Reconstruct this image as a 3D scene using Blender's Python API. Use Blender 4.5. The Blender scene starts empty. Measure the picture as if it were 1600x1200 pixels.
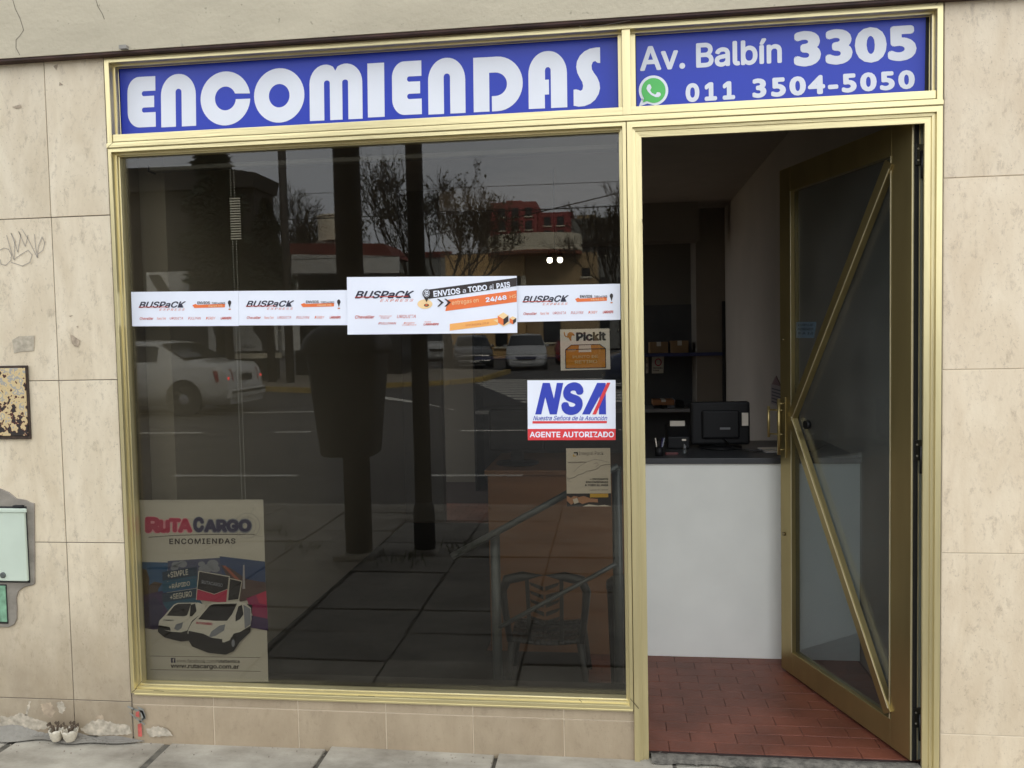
import bpy, bmesh, math, random, os
from mathutils import Vector, Matrix
random.seed(7)
C = bpy.context.scene.collection
SC = bpy.context.scene
R = math.radians

# ------------------------------------------------------------------ camera
CAM_ROT = (R(87.22893), R(1.14167), R(6.82492))
CAM_LOC = Vector((-1.02275, -2.67957, 1.39383))
FPX = 1275.72                      # focal length measured in 1600-px-wide photo pixels
cd = bpy.data.cameras.new('camera'); cam = bpy.data.objects.new('camera', cd); C.objects.link(cam)
cam.location = CAM_LOC; cam.rotation_euler = CAM_ROT
cd.sensor_width = 36; cd.lens = 36 * FPX / 1600; cd.clip_start = .05; cd.clip_end = 900
SC.camera = cam
# ------------------------------------------------------------------ overcast daylight
SUN_EL, SUN_AZ = 46, 155           # degrees; azimuth from the street side (-Y): the veiled sun stands behind the shop, its front is in open shade
w = bpy.data.worlds.new('World'); SC.world = w; w.use_nodes = True
nt = w.node_tree; nt.nodes.clear()
sky = nt.nodes.new('ShaderNodeTexSky'); sky.sky_type = 'NISHITA'; sky.sun_disc = False
sky.sun_elevation = R(SUN_EL); sky.sun_rotation = R(180 - SUN_AZ); sky.dust_density = 3
hs = nt.nodes.new('ShaderNodeHueSaturation'); hs.inputs['Saturation'].default_value = .25
nz = nt.nodes.new('ShaderNodeTexNoise'); nz.inputs['Scale'].default_value = 2.2; nz.inputs['Detail'].default_value = 6
tc = nt.nodes.new('ShaderNodeTexCoord'); mp = nt.nodes.new('ShaderNodeMapping'); mp.inputs['Scale'].default_value = (1, 1, 3)
cr = nt.nodes.new('ShaderNodeValToRGB')
cr.color_ramp.elements[0].position = .35; cr.color_ramp.elements[0].color = (11.2, 12.0, 13.2, 1)
cr.color_ramp.elements[1].position = .7; cr.color_ramp.elements[1].color = (14.6, 15.0, 15.6, 1)
mx = nt.nodes.new('ShaderNodeMix'); mx.data_type = 'RGBA'; mx.inputs[0].default_value = .8
bg = nt.nodes.new('ShaderNodeBackground'); bg.inputs['Strength'].default_value = .11
out = nt.nodes.new('ShaderNodeOutputWorld')
L = nt.links.new
L(sky.outputs[0], hs.inputs['Color']); L(tc.outputs['Generated'], mp.inputs[0]); L(mp.outputs[0], nz.inputs['Vector'])
L(nz.outputs['Fac'], cr.inputs[0]); L(hs.outputs[0], mx.inputs[6]); L(cr.outputs[0], mx.inputs[7])
L(mx.outputs[2], bg.inputs['Color']); L(bg.outputs[0], out.inputs['Surface'])
sd = bpy.data.lights.new('sun', 'SUN'); sd.energy = 2.2; sd.angle = R(14); sd.color = (1, .95, .86)
so = bpy.data.objects.new('sun', sd); C.objects.link(so)
az = R(SUN_AZ); el = R(SUN_EL)
sdir = Vector((math.sin(az) * math.cos(el), -math.cos(az) * math.cos(el), math.sin(el)))
so.rotation_euler = sdir.to_track_quat('Z', 'Y').to_euler()
SC.view_settings.view_transform = 'Standard'; SC.view_settings.look = 'None'
SC.view_settings.exposure = 0.72; SC.view_settings.gamma = 1; SC.view_settings.use_curve_mapping = False
SC.cycles.use_denoising = True
SC.cycles.max_bounces = 10; SC.cycles.diffuse_bounces = 5; SC.cycles.glossy_bounces = 5
SC.cycles.transparent_max_bounces = 16; SC.cycles.caustics_reflective = False; SC.cycles.caustics_refractive = False

# ------------------------------------------------------------------ measuring: photo pixel -> point on a plane of the place
import mathutils
RM = mathutils.Euler(CAM_ROT).to_matrix()
TILT = R(.43)                      # the big pane leans a little towards the street
def ray(u, v): return RM @ Vector(((u - 800) / FPX, -(v - 600) / FPX, -1))
def onY(y): return (Vector((0, y, 0)), Vector((0, 1, 0)))
def onG(off): return (Vector((0, .05 + off, 1.14)), Vector((0, math.cos(TILT), math.sin(TILT))))
def P(u, v, pl):
    d = ray(u, v); return CAM_LOC + d * ((pl[0] - CAM_LOC).dot(pl[1]) / d.dot(pl[1]))
def shift(pl, k): return (pl[0] - pl[1] * k, pl[1])
def gy(z): return .05 - (z - 1.14) * math.tan(TILT)

# ------------------------------------------------------------------ object helpers
def wl(o):
    v = Vector((0, 0, 0))
    while o: v += o.location; o = o.parent
    return v
def tag(o, label=None, cat=None, group=None, kind=None):
    if label: o['label'] = label
    if cat: o['category'] = cat
    if group: o['group'] = group
    if kind: o['kind'] = kind
    return o
def thing(name, loc, label, cat, group=None, rz=0):
    o = bpy.data.objects.new(name, None); C.objects.link(o); o.location = loc; o.rotation_euler.z = rz
    o.empty_display_size = .1
    return tag(o, label, cat, group)
class MB:
    def __init__(s): s.v = []; s.f = []; s.sm = []
    def face(s, pts, smooth=False):
        n = len(s.v); s.v += [tuple(p) for p in pts]; s.f.append(tuple(range(n, n + len(pts)))); s.sm.append(smooth); return s
    def box(s, a, b):
        x0, y0, z0 = a; x1, y1, z1 = b; n = len(s.v)
        s.v += [(x0,y0,z0),(x1,y0,z0),(x1,y1,z0),(x0,y1,z0),(x0,y0,z1),(x1,y0,z1),(x1,y1,z1),(x0,y1,z1)]
        for q in ((0,3,2,1),(4,5,6,7),(0,1,5,4),(1,2,6,5),(2,3,7,6),(3,0,4,7)): s.f.append(tuple(n + i for i in q)); s.sm.append(False)
        return s
    def prism(s, pts, d):          # pts: planar loop of 3D points; d: extrusion vector
        n = len(s.v); k = len(pts); d = Vector(d)
        s.v += [tuple(p) for p in pts] + [tuple(Vector(p) + d) for p in pts]
        s.f.append(tuple(range(n, n + k))); s.f.append(tuple(range(n + 2*k - 1, n + k - 1, -1))); s.sm += [False, False]
        for i in range(k): j = (i + 1) % k; s.f.append((n+i, n+k+i, n+k+j, n+j)); s.sm.append(False)
        return s
    def tube(s, path, rad, n=8, caps=True):
        path = [Vector(p) for p in path]; rs = rad if isinstance(rad, (list, tuple)) else [rad] * len(path)
        base = len(s.v); ref = None
        for i, p in enumerate(path):
            t = (path[min(i+1, len(path)-1)] - path[max(i-1, 0)]).normalized()
            if ref is None: ref = Vector((0, 0, 1)) if abs(t.z) < .9 else Vector((1, 0, 0))
            a = t.cross(ref).normalized(); b = t.cross(a).normalized(); ref = -b if False else ref
            for k in range(n):
                th = 2 * math.pi * k / n; s.v.append(tuple(p + (a * math.cos(th) + b * math.sin(th)) * rs[i]))
        for i in range(len(path) - 1):
            for k in range(n):
                k2 = (k + 1) % n; q = base + i * n
                s.f.append((q + k, q + k2, q + n + k2, q + n + k)); s.sm.append(True)
        if caps:
            s.f.append(tuple(base + k for k in range(n))[::-1]); s.f.append(tuple(base + (len(path)-1)*n + k for k in range(n))); s.sm += [False, False]
        return s
    def lathe(s, prof, c, n=24, axis='z'):   # prof: (r, h)
        base = len(s.v); c = Vector(c)
        for r, h in prof:
            for k in range(n):
                th = 2*math.pi*k/n; a, b = r*math.cos(th), r*math.sin(th)
                s.v.append(tuple(c + (Vector((a, b, h)) if axis == 'z' else Vector((a, h, b)) if axis == 'y' else Vector((h, a, b)))))
        for i in range(len(prof)-1):
            for k in range(n):
                k2 = (k+1) % n; q = base + i*n; s.f.append((q+k, q+k2, q+n+k2, q+n+k)); s.sm.append(True)
        s.f.append(tuple(base+k for k in range(n))[::-1]); s.f.append(tuple(base+(len(prof)-1)*n+k for k in range(n))); s.sm += [False, False]
        return s
    def build(s, name, mat, parent=None, local=False, kind=None, bevel=0, recalc=True):
        off = Vector((0,0,0)) if (parent is None or local) else wl(parent)
        m = bpy.data.meshes.new(name); m.from_pydata([tuple(Vector(v) - off) for v in s.v], [], s.f)
        m.polygons.foreach_set('use_smooth', s.sm); m.update()
        if recalc:
            bm = bmesh.new(); bm.from_mesh(m); bmesh.ops.recalc_face_normals(bm, faces=bm.faces); bm.to_mesh(m); bm.free()
        m.materials.append(mat); o = bpy.data.objects.new(name, m); C.objects.link(o)
        if parent: o.parent = parent
        if bevel:
            b = o.modifiers.new('bevel', 'BEVEL'); b.width = bevel; b.segments = 2; b.limit_method = 'ANGLE'
        if kind: o['kind'] = kind
        return o
def box(name, a, b, mat, parent=None, bevel=0, **k): return MB().box(a, b).build(name, mat, parent, bevel=bevel, **k)

# ------------------------------------------------------------------ materials
MATS = {}
def mat(name, col, rough=.6, metal=0, var=.12, scale=6, bump=0, bscale=60, spec=.5, emit=None, rnd=0, stretch=(1,1,1), coat=0):
    if name in MATS: return MATS[name]
    m = bpy.data.materials.new(name); m.use_nodes = True; n = m.node_tree; b = n.nodes['Principled BSDF']
    b.inputs['Roughness'].default_value = rough; b.inputs['Metallic'].default_value = metal
    b.inputs['Specular IOR Level'].default_value = spec; b.inputs['Coat Weight'].default_value = coat
    lk = n.links.new
    tcn = n.nodes.new('ShaderNodeTexCoord'); g = n.nodes.new('ShaderNodeNewGeometry')
    mpn = n.nodes.new('ShaderNodeMapping'); mpn.inputs['Scale'].default_value = stretch
    lk(g.outputs['Position'], mpn.inputs[0])
    no = n.nodes.new('ShaderNodeTexNoise'); no.inputs['Scale'].default_value = scale; no.inputs['Detail'].default_value = 5
    lk(mpn.outputs[0], no.inputs['Vector'])
    mr = n.nodes.new('ShaderNodeMapRange'); mr.inputs[1].default_value = .3; mr.inputs[2].default_value = .7
    mr.inputs[3].default_value = 1 - var; mr.inputs[4].default_value = 1 + var
    lk(no.outputs['Fac'], mr.inputs[0])
    mul = n.nodes.new('ShaderNodeVectorMath'); mul.operation = 'SCALE'; mul.inputs[0].default_value = col[:3]
    if rnd:
        oi = n.nodes.new('ShaderNodeObjectInfo'); mr2 = n.nodes.new('ShaderNodeMapRange')
        mr2.inputs[3].default_value = 1 - rnd; mr2.inputs[4].default_value = 1 + rnd; lk(oi.outputs['Random'], mr2.inputs[0])
        mm = n.nodes.new('ShaderNodeMath'); mm.operation = 'MULTIPLY'; lk(mr.outputs[0], mm.inputs[0]); lk(mr2.outputs[0], mm.inputs[1])
        lk(mm.outputs[0], mul.inputs['Scale'])
    else: lk(mr.outputs[0], mul.inputs['Scale'])
    lk(mul.outputs[0], b.inputs['Base Color'])
    if bump:
        n2 = n.nodes.new('ShaderNodeTexNoise'); n2.inputs['Scale'].default_value = bscale; n2.inputs['Detail'].default_value = 6
        lk(mpn.outputs[0], n2.inputs['Vector']); bp = n.nodes.new('ShaderNodeBump'); bp.inputs['Strength'].default_value = bump
        bp.inputs['Distance'].default_value = .01; lk(n2.outputs['Fac'], bp.inputs['Height']); lk(bp.outputs[0], b.inputs['Normal'])
    if emit: b.inputs['Emission Color'].default_value = (*emit[:3], 1); b.inputs['Emission Strength'].default_value = emit[3]
    MATS[name] = m; return m
def s2l(r, g, b):
    f = lambda c: (c/255/12.92) if c <= 10 else ((c/255+.055)/1.055)**2.4
    return (f(r), f(g), f(b))
def nodes(m): return m.node_tree.nodes, m.node_tree.links.new
def glass(name, tint, rough=0.0, dust=.0):
    m = bpy.data.materials.new(name); m.use_nodes = True; n, lk = nodes(m); n.clear()
    o = n.new('ShaderNodeOutputMaterial'); mix = n.new('ShaderNodeMixShader'); tr = n.new('ShaderNodeBsdfTransparent')
    gl = n.new('ShaderNodeBsdfGlossy'); gl.inputs['Roughness'].default_value = rough; gl.inputs['Color'].default_value = (1, 1, 1, 1)
    tr.inputs['Color'].default_value = (*tint, 1)
    g = n.new('ShaderNodeNewGeometry'); dt = n.new('ShaderNodeVectorMath'); dt.operation = 'DOT_PRODUCT'
    lk(g.outputs['Normal'], dt.inputs[0]); lk(g.outputs['Incoming'], dt.inputs[1])
    ab = n.new('ShaderNodeMath'); ab.operation = 'ABSOLUTE'; lk(dt.outputs['Value'], ab.inputs[0])
    sb = n.new('ShaderNodeMath'); sb.operation = 'SUBTRACT'; sb.inputs[0].default_value = 1; lk(ab.outputs[0], sb.inputs[1])
    pw = n.new('ShaderNodeMath'); pw.operation = 'POWER'; pw.inputs[1].default_value = 5; lk(sb.outputs[0], pw.inputs[0])
    ma = n.new('ShaderNodeMath'); ma.operation = 'MULTIPLY_ADD'; ma.inputs[1].default_value = .962; ma.inputs[2].default_value = .038; lk(pw.outputs[0], ma.inputs[0])
    lk(ma.outputs[0], mix.inputs[0]); lk(tr.outputs[0], mix.inputs[1]); lk(gl.outputs[0], mix.inputs[2])
    if dust:
        df = n.new('ShaderNodeBsdfDiffuse'); df.inputs['Color'].default_value = (.55, .53, .48, 1); m2 = n.new('ShaderNodeMixShader')
        dn = n.new('ShaderNodeTexNoise'); dn.inputs['Scale'].default_value = 3; dn.inputs['Detail'].default_value = 7; lk(g.outputs['Position'], dn.inputs['Vector'])
        dr = n.new('ShaderNodeMapRange'); dr.inputs[1].default_value = .35; dr.inputs[2].default_value = .75; dr.inputs[3].default_value = dust*.4; dr.inputs[4].default_value = dust*1.8; lk(dn.outputs['Fac'], dr.inputs[0])
        lk(dr.outputs[0], m2.inputs[0]); lk(mix.outputs[0], m2.inputs[1]); lk(df.outputs[0], m2.inputs[2]); lk(m2.outputs[0], o.inputs[0])
    else: lk(mix.outputs[0], o.inputs[0])
    return m
TINT = glass('smoked_glass', (.75, .735, .69), dust=.0012); DOORGLASS = glass('door_glass', (.72, .76, .77), dust=.03); CLEAR = glass('clear_glass', (.9, .92, .92))

def stone(name, base, vein, dark, grime=.0, seed=0):
    """travertine-look ceramic tile: vertical cloudy streaks, fine pits, slightly different tone on each tile"""
    m = bpy.data.materials.new(name); m.use_nodes = True; n, lk = nodes(m); b = n['Principled BSDF']
    g = n.new('ShaderNodeNewGeometry'); oi = n.new('ShaderNodeObjectInfo')
    ad = n.new('ShaderNodeVectorMath'); ad.operation = 'MULTIPLY_ADD'; cb = n.new('ShaderNodeCombineXYZ')
    for i in range(3): lk(oi.outputs['Random'], cb.inputs[i])
    lk(cb.outputs[0], ad.inputs[0]); ad.inputs[1].default_value = (7, 3, 11); lk(g.outputs['Position'], ad.inputs[2])
    def noise(sc, det, st, src, rough=.6, dist=0):
        mpn = n.new('ShaderNodeMapping'); mpn.inputs['Scale'].default_value = st; lk(src, mpn.inputs[0])
        t = n.new('ShaderNodeTexNoise'); t.inputs['Scale'].default_value = sc; t.inputs['Detail'].default_value = det
        t.inputs['Roughness'].default_value = rough; t.inputs['Distortion'].default_value = dist; lk(mpn.outputs[0], t.inputs['Vector']); return t.outputs['Fac']
    def ramp(src, p0, p1, c0=0, c1=1):
        r = n.new('ShaderNodeMapRange'); r.inputs[1].default_value = p0; r.inputs[2].default_value = p1
        r.inputs[3].default_value = c0; r.inputs[4].default_value = c1; r.clamp = True; lk(src, r.inputs[0]); return r.outputs[0]
    def mixc(f, a, c):
        q = n.new('ShaderNodeMix'); q.data_type = 'RGBA'; lk(f, q.inputs[0])
        if isinstance(a, tuple): q.inputs[6].default_value = (*a, 1)
        else: lk(a, q.inputs[6])
        if isinstance(c, tuple): q.inputs[7].default_value = (*c, 1)
        else: lk(c, q.inputs[7])
        return q.outputs[2]
    A = ad.outputs[0]
    c1 = mixc(ramp(noise(5, 6, (1.6, 1, .6), A, .65, .6), .35, .68), base, vein)
    c2 = mixc(ramp(noise(26, 10, (1.3, 1, .7), A, .82, .3), .53, .66, 0, .55), c1, dark)
    c3 = mixc(ramp(noise(150, 2, (1, 1, .8), A), .66, .73, 0, .55), c2, dark)
    c3b = mixc(ramp(noise(9, 3, (1, 1, .25), A, .6, .5), .3, .45, .45, 0), c3, tuple(min(1, x*1.12) for x in base))
    col = c3b
    sp = n.new('ShaderNodeSeparateXYZ'); lk(g.outputs['Position'], sp.inputs[0])
    if grime:   # splash dirt that has settled along the pavement
        hgt = n.new('ShaderNodeMath'); hgt.operation = 'MULTIPLY_ADD'; hgt.inputs[1].default_value = .5; lk(noise(7, 6, (1,1,1), g.outputs['Position']), hgt.inputs[0]); lk(sp.outputs['Z'], hgt.inputs[2])
        col = mixc(ramp(hgt.outputs[0], .22, .95, grime, 0), col, (.22, .165, .105))
    tone = ramp(oi.outputs['Random'], 0, 1, .94, 1.05)
    sc = n.new('ShaderNodeVectorMath'); sc.operation = 'SCALE'; lk(col, sc.inputs[0]); lk(tone, sc.inputs['Scale']); lk(sc.outputs[0], b.inputs['Base Color'])
    lk(ramp(noise(20, 4, (1,1,1), A), .3, .7, .38, .6), b.inputs['Roughness'])
    bp = n.new('ShaderNodeBump'); bp.inputs['Strength'].default_value = .25; bp.inputs['Distance'].default_value = .004
    lk(noise(90, 5, (1, 1, .6), A), bp.inputs['Height']); lk(bp.outputs[0], b.inputs['Normal'])
    return m
STONE_L = stone('travertine_left', (.77, .665, .49), (.64, .53, .365), (.33, .26, .175), grime=.85)
STONE_R = stone('travertine_right', (.81, .685, .50), (.70, .565, .39), (.38, .285, .19), grime=.22)
STONE_S = stone('sill_tile', (.60, .485, .335), (.50, .395, .265), (.30, .235, .16), grime=.6)
GROUT_D = mat('grout_dark', (.20, .17, .13), .9); GROUT_P = mat('grout_pale', (.62, .52, .38), .9)
GOLD = mat('anodised_gold', (.72, .62, .34), .30, .75, var=.10, scale=34, stretch=(1, 1, .06), bump=.07, bscale=160)
GOLD_H = mat('anodised_gold_h', (.74, .64, .35), .30, .75, var=.10, scale=34, stretch=(.06, 1, 1), bump=.07, bscale=160)
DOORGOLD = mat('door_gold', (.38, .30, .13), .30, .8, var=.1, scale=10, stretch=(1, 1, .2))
BLACK = mat('black_plastic', (.008, .008, .009), .5, spec=.3); BLACKM = mat('black_gasket', (.012, .012, .012), .6)
PLASTER = None
def plaster(name, base, dk, sc=3):
    m = bpy.data.materials.new(name); m.use_nodes = True; n, lk = nodes(m); b = n['Principled BSDF']; b.inputs['Roughness'].default_value = .8
    g = n.new('ShaderNodeNewGeometry')
    t = n.new('ShaderNodeTexNoise'); t.inputs['Scale'].default_value = sc; t.inputs['Detail'].default_value = 8; t.inputs['Roughness'].default_value = .65
    mpn = n.new('ShaderNodeMapping'); mpn.inputs['Scale'].default_value = (.6, 1, 1.6); lk(g.outputs['Position'], mpn.inputs[0]); lk(mpn.outputs[0], t.inputs['Vector'])
    r = n.new('ShaderNodeValToRGB'); r.color_ramp.elements[0].position = .3; r.color_ramp.elements[0].color = (*dk, 1)
    r.color_ramp.elements[1].position = .62; r.color_ramp.elements[1].color = (*base, 1); lk(t.outputs['Fac'], r.inputs[0])
    t3 = n.new('ShaderNodeTexNoise'); t3.inputs['Scale'].default_value = 45; t3.inputs['Detail'].default_value = 2; lk(g.outputs['Position'], t3.inputs['Vector'])
    mr = n.new('ShaderNodeMapRange'); mr.inputs[1].default_value = .70; mr.inputs[2].default_value = .76; mr.inputs[4].default_value = .6; lk(t3.outputs['Fac'], mr.inputs[0])
    q = n.new('ShaderNodeMix'); q.data_type = 'RGBA'; lk(mr.outputs[0], q.inputs[0]); lk(r.outputs[0], q.inputs[6]); q.inputs[7].default_value = (*[c*.45 for c in base], 1)
    lk(q.outputs[2], b.inputs['Base Color'])
    t2 = n.new('ShaderNodeTexNoise'); t2.inputs['Scale'].default_value = 60; t2.inputs['Detail'].default_value = 6; lk(g.outputs['Position'], t2.inputs['Vector'])
    bp = n.new('ShaderNodeBump'); bp.inputs['Strength'].default_value = .35; bp.inputs['Distance'].default_value = .006; lk(t2.outputs['Fac'], bp.inputs['Height']); lk(bp.outputs[0], b.inputs['Normal'])
    return m
PLASTER = plaster('fascia_plaster', (.56, .495, .36), (.45, .395, .285))
CEMENT = plaster('old_cement', (.33, .31, .27), (.17, .155, .13), 9)
SLAB = plaster('pavement_slab', (.43, .395, .32), (.19, .165, .125), 5)
SLAB_D = plaster('pavement_slab_dimmed', (.25, .23, .19), (.13, .115, .095), 5)  # slab colour darkened so the outer rows mirror dimly; fillet shares it
MORTAR = plaster('grey_mortar', (.31, .275, .225), (.20, .175, .14), 12)

def cmat(name, r, g, b, rough=.45, **k): return mat(name, s2l(r, g, b), rough, var=k.pop('var', .03), **k)

# ------------------------------------------------------------------ flat print helpers
try:
    INTER = bpy.data.fonts.load(os.path.join(bpy.utils.resource_path('LOCAL'), 'datafiles', 'fonts', 'Inter.woff2'))
except Exception:
    INTER = None
def lay_mesh(vs, fs, name, m, parent):
    off = wl(parent) if parent else Vector((0,0,0))
    me = bpy.data.meshes.new(name); me.from_pydata([tuple(v - off) for v in vs], [], fs); me.update(); me.materials.append(m)
    o = bpy.data.objects.new(name, me); C.objects.link(o); o.parent = parent; return o
def flatten(o, quad, pl, name, m, parent, norm=True, bold=0):
    me = bpy.data.meshes.new_from_object(o)
    if bold:
        V0 = [v.co.copy() for v in me.vertices]; F0 = [tuple(p.vertices) for p in me.polygons]; bpy.data.meshes.remove(me)
        n = 12 if bold > .03 else 8; V = []; F = []; dz = []
        for i in range(n):
            a = 2*math.pi*i/n; V += [(v.x + bold*math.cos(a), v.y + bold*math.sin(a), 0) for v in V0]; F += [tuple(j + i*len(V0) for j in f) for f in F0]
            dz += [i*.00003] * len(V0)
        me = bpy.data.meshes.new('t'); me.from_pydata(V, [], F)
    else: dz = [0] * len(me.vertices)
    xs = [v.co.x for v in me.vertices]; ys = [v.co.y for v in me.vertices]
    if norm: x0, x1, y0, y1 = min(xs), max(xs), min(ys), max(ys)
    else: x0, x1, y0, y1 = 0, 1, 0, 1
    (a, b, c, d) = quad            # TL TR BR BL in photo pixels
    VV = [v.co.copy() for v in me.vertices]; FF = [tuple(p.vertices) for p in me.polygons]
    if len(dz) and o.type == 'FONT':
        V2 = []; F2 = []; D2 = []
        for i, f in enumerate(FF):
            F2.append(tuple(range(len(V2), len(V2)+len(f)))); V2 += [VV[j] for j in f]; D2 += [dz[j] + (i % 11)*.0000024 for j in f]
        VV, FF, dz = V2, F2, D2
    class _V: pass
    vs = []
    for co_, q_ in zip(VV, dz):
        v = _V(); v.co = co_
        s = (v.co.x - x0) / (x1 - x0); t = 1 - (v.co.y - y0) / (y1 - y0)
        u = (a[0]*(1-s) + b[0]*s)*(1-t) + (d[0]*(1-s) + c[0]*s)*t
        w_ = (a[1]*(1-s) + b[1]*s)*(1-t) + (d[1]*(1-s) + c[1]*s)*t
        vs.append(P(u, w_, shift(pl, q_)))
    fs = FF
    bpy.data.meshes.remove(me); cu = o.data; bpy.data.objects.remove(o); bpy.data.curves.remove(cu)
    return lay_mesh(vs, fs, name, m, parent)
def tx(body, quad, m, parent, pl, wt=.02, sp=1.0, shear=0, layer=1, name='lettering', res=4, line=1.0, al='LEFT', font=None):
    c = bpy.data.curves.new('t', 'FONT'); c.body = body; c.space_character = sp; c.shear = shear; c.resolution_u = res
    c.space_line = line; c.align_x = al
    if INTER and font != 'plain': c.font = INTER
    o = bpy.data.objects.new('t', c)
    if len(quad) == 2: (x0, y0), (x1, y1) = quad; quad = ((x0, y0), (x1, y0), (x1, y1), (x0, y1))
    return flatten(o, quad, shift(pl, layer * .0007), name, m, parent, bold=wt)
def shape(contours, quad, m, parent, pl, layer=1, name='letter'):
    c = bpy.data.curves.new('t', 'CURVE'); c.dimensions = '2D'; c.fill_mode = 'BOTH'
    for pts in contours:
        s = c.splines.new('POLY'); s.points.add(len(pts) - 1); s.use_cyclic_u = True
        for i, p in enumerate(pts): s.points[i].co = (p[0], p[1], 0, 1)
    o = bpy.data.objects.new('t', c)
    return flatten(o, quad, shift(pl, layer * .0007), name, m, parent, norm=False)
def poly(pts, m, parent, pl, layer=1, name='printed_patch'):
    pl2 = shift(pl, layer * .0007)
    return lay_mesh([P(u, v, pl2) for u, v in pts], [tuple(range(len(pts)))][:1], name, m, parent)
def polys(lists, m, parent, pl, layer=1, name='printed_patch'):
    pl2 = shift(pl, layer * .0007); vs = []; fs = []
    for pts in lists:
        n0 = len(vs); vs += [P(u, v, pl2) for u, v in pts]; fs.append(tuple(range(n0, n0 + len(pts))))
    return lay_mesh(vs, fs, name, m, parent)
def stroke(pts, wd):               # pixel polyline -> list of quads
    r = []
    for (a, b), (c, d) in zip(pts, pts[1:]):
        l = math.hypot(c-a, d-b) or 1; nx, ny = -(d-b)/l*wd/2, (c-a)/l*wd/2; ex, ey = (c-a)/l*wd*.25, (d-b)/l*wd*.25
        r.append([(a+nx-ex, b+ny-ey), (c+nx+ex, d+ny+ey), (c-nx+ex, d-ny+ey), (a-nx-ex, b-ny-ey)])
    return r
def ell(cx, cy, rx, ry, a0=0, a1=360, n=32):
    return [(cx + rx*math.cos(R(a0+(a1-a0)*i/n)), cy + ry*math.sin(R(a0+(a1-a0)*i/n))) for i in range(n + (0 if a1-a0 == 360 else 1))]
def sheet(name, quad, m, pl, label, cat, group=None, th=.0012):
    """a sticker or poster: a thin board with its base at its own place"""
    pts = [P(u, v, pl) for u, v in quad]
    c = sum(pts, Vector()) / len(pts)
    t = thing(name, c, label, cat, group)
    MB().prism(pts, Vector((0, th, 0))).build('sheet', m, t)
    return t

# ================================================================== THE GROUND AND THE PAVEMENT
ASPHALT = plaster('asphalt', (.075, .072, .068), (.045, .044, .042), 2.5)
LINE = mat('road_paint', (.62, .60, .54), .8, var=.25, scale=9)
YELLOW = mat('kerb_yellow', (.38, .27, .08), .8, var=.35, scale=5)
TERRA = mat('earth', (.16, .13, .09), .95, var=.3, scale=1)
box('ground', (-400, -600, -1.0), (400, 60, -.20), TERRA, kind='structure')
box('road', (-90, -110, -.19), (70, -3.98, -.15), ASPHALT, kind='structure')
side = box('sidewalk', (-9, -3.86, -.19), (5, .10, -.013), mat('joint_dirt', (.10, .09, .07), .95, var=.4, scale=30), kind='structure')
box('kerb', (-9, -3.975, -.18), (5, -3.865, -.012), CEMENT, kind='structure', bevel=.012)
xs = [-2.61 + .593 * k for k in range(-5, 9)]
rows = [.035, -.325, -.66, -.995, -1.32, -1.66, -1.99, -2.33, -2.67, -3.0, -3.33, -3.60, -3.855]
for i in range(len(xs) - 1):
    for j in range(len(rows) - 1):
        x0, x1, y1, y0 = xs[i], xs[i+1], rows[j], rows[j+1]
        g = (.005 + random.random() * .006) if j < 1 else (.0025 + random.random() * .003); dz = random.uniform(-.005, .004) - .002
        tl = [random.uniform(-.004, .004) for _ in range(4)]
        sk = .012 if (i == 4 or i == 5) else 0
        q = [(x0+g+random.uniform(0,sk), y0+g), (x1-g-random.uniform(0,sk), y0+g), (x1-g-random.uniform(0,sk), y1-g), (x0+g+random.uniform(0,sk*1.5), y1-g)]
        b = MB(); n = 8
        b.v = [(x, y, -.09) for x, y in q] + [(x, y, dz+t) for (x, y), t in zip(q, tl)]
        for f in ((0,3,2,1),(4,5,6,7),(0,1,5,4),(1,2,6,5),(2,3,7,6),(3,0,4,7)): b.f.append(f); b.sm.append(False)
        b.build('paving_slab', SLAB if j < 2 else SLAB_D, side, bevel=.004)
# broken cement fillet along the wall foot, left side
rnd = random.Random(3); b = MB(); N = 150; M = 8; G_ = []
for k in range(N + 1):
    x = -4.2 + k * (1.50 / N); env = min(1, (N - k) / 25)
    h = env*(.026 + .012*math.sin(x*9) + .008*math.sin(x*31)) ; d = env*(.05 + .025*math.sin(x*7+1) + .010*math.sin(x*29))
    G_.append([(x, .0045 - d*q/M, max(-.002, h*(1-q/M)**1.6 + .004*env + (rnd.uniform(-.004, .004)*env if 0 < q < M else 0) - (.006 if q == M else 0))) for q in range(M+1)])
for k in range(N):
    for q in range(M): b.face([G_[k][q], G_[k+1][q], G_[k+1][q+1], G_[k][q+1]], True)
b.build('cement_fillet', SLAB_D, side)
b = MB()
for (u0, v0), (u1, v1), wd in [((0,1136),(30,1140),5),((30,1140),(52,1134),4),((122,1146),(150,1149),4),((150,1149),(168,1146),3),((168,1146),(205,1148),3),((205,1148),(209,1152),2)]:
    pz = (Vector((0, 0, .012)), Vector((0, 0, 1)))
    for q in stroke([(u0, v0), (u1, v1)], wd): b.face([P(u, v, pz) for u, v in q])
b.build('crack', mat('crack_dark', (.03, .027, .022), .95), side)

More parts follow.
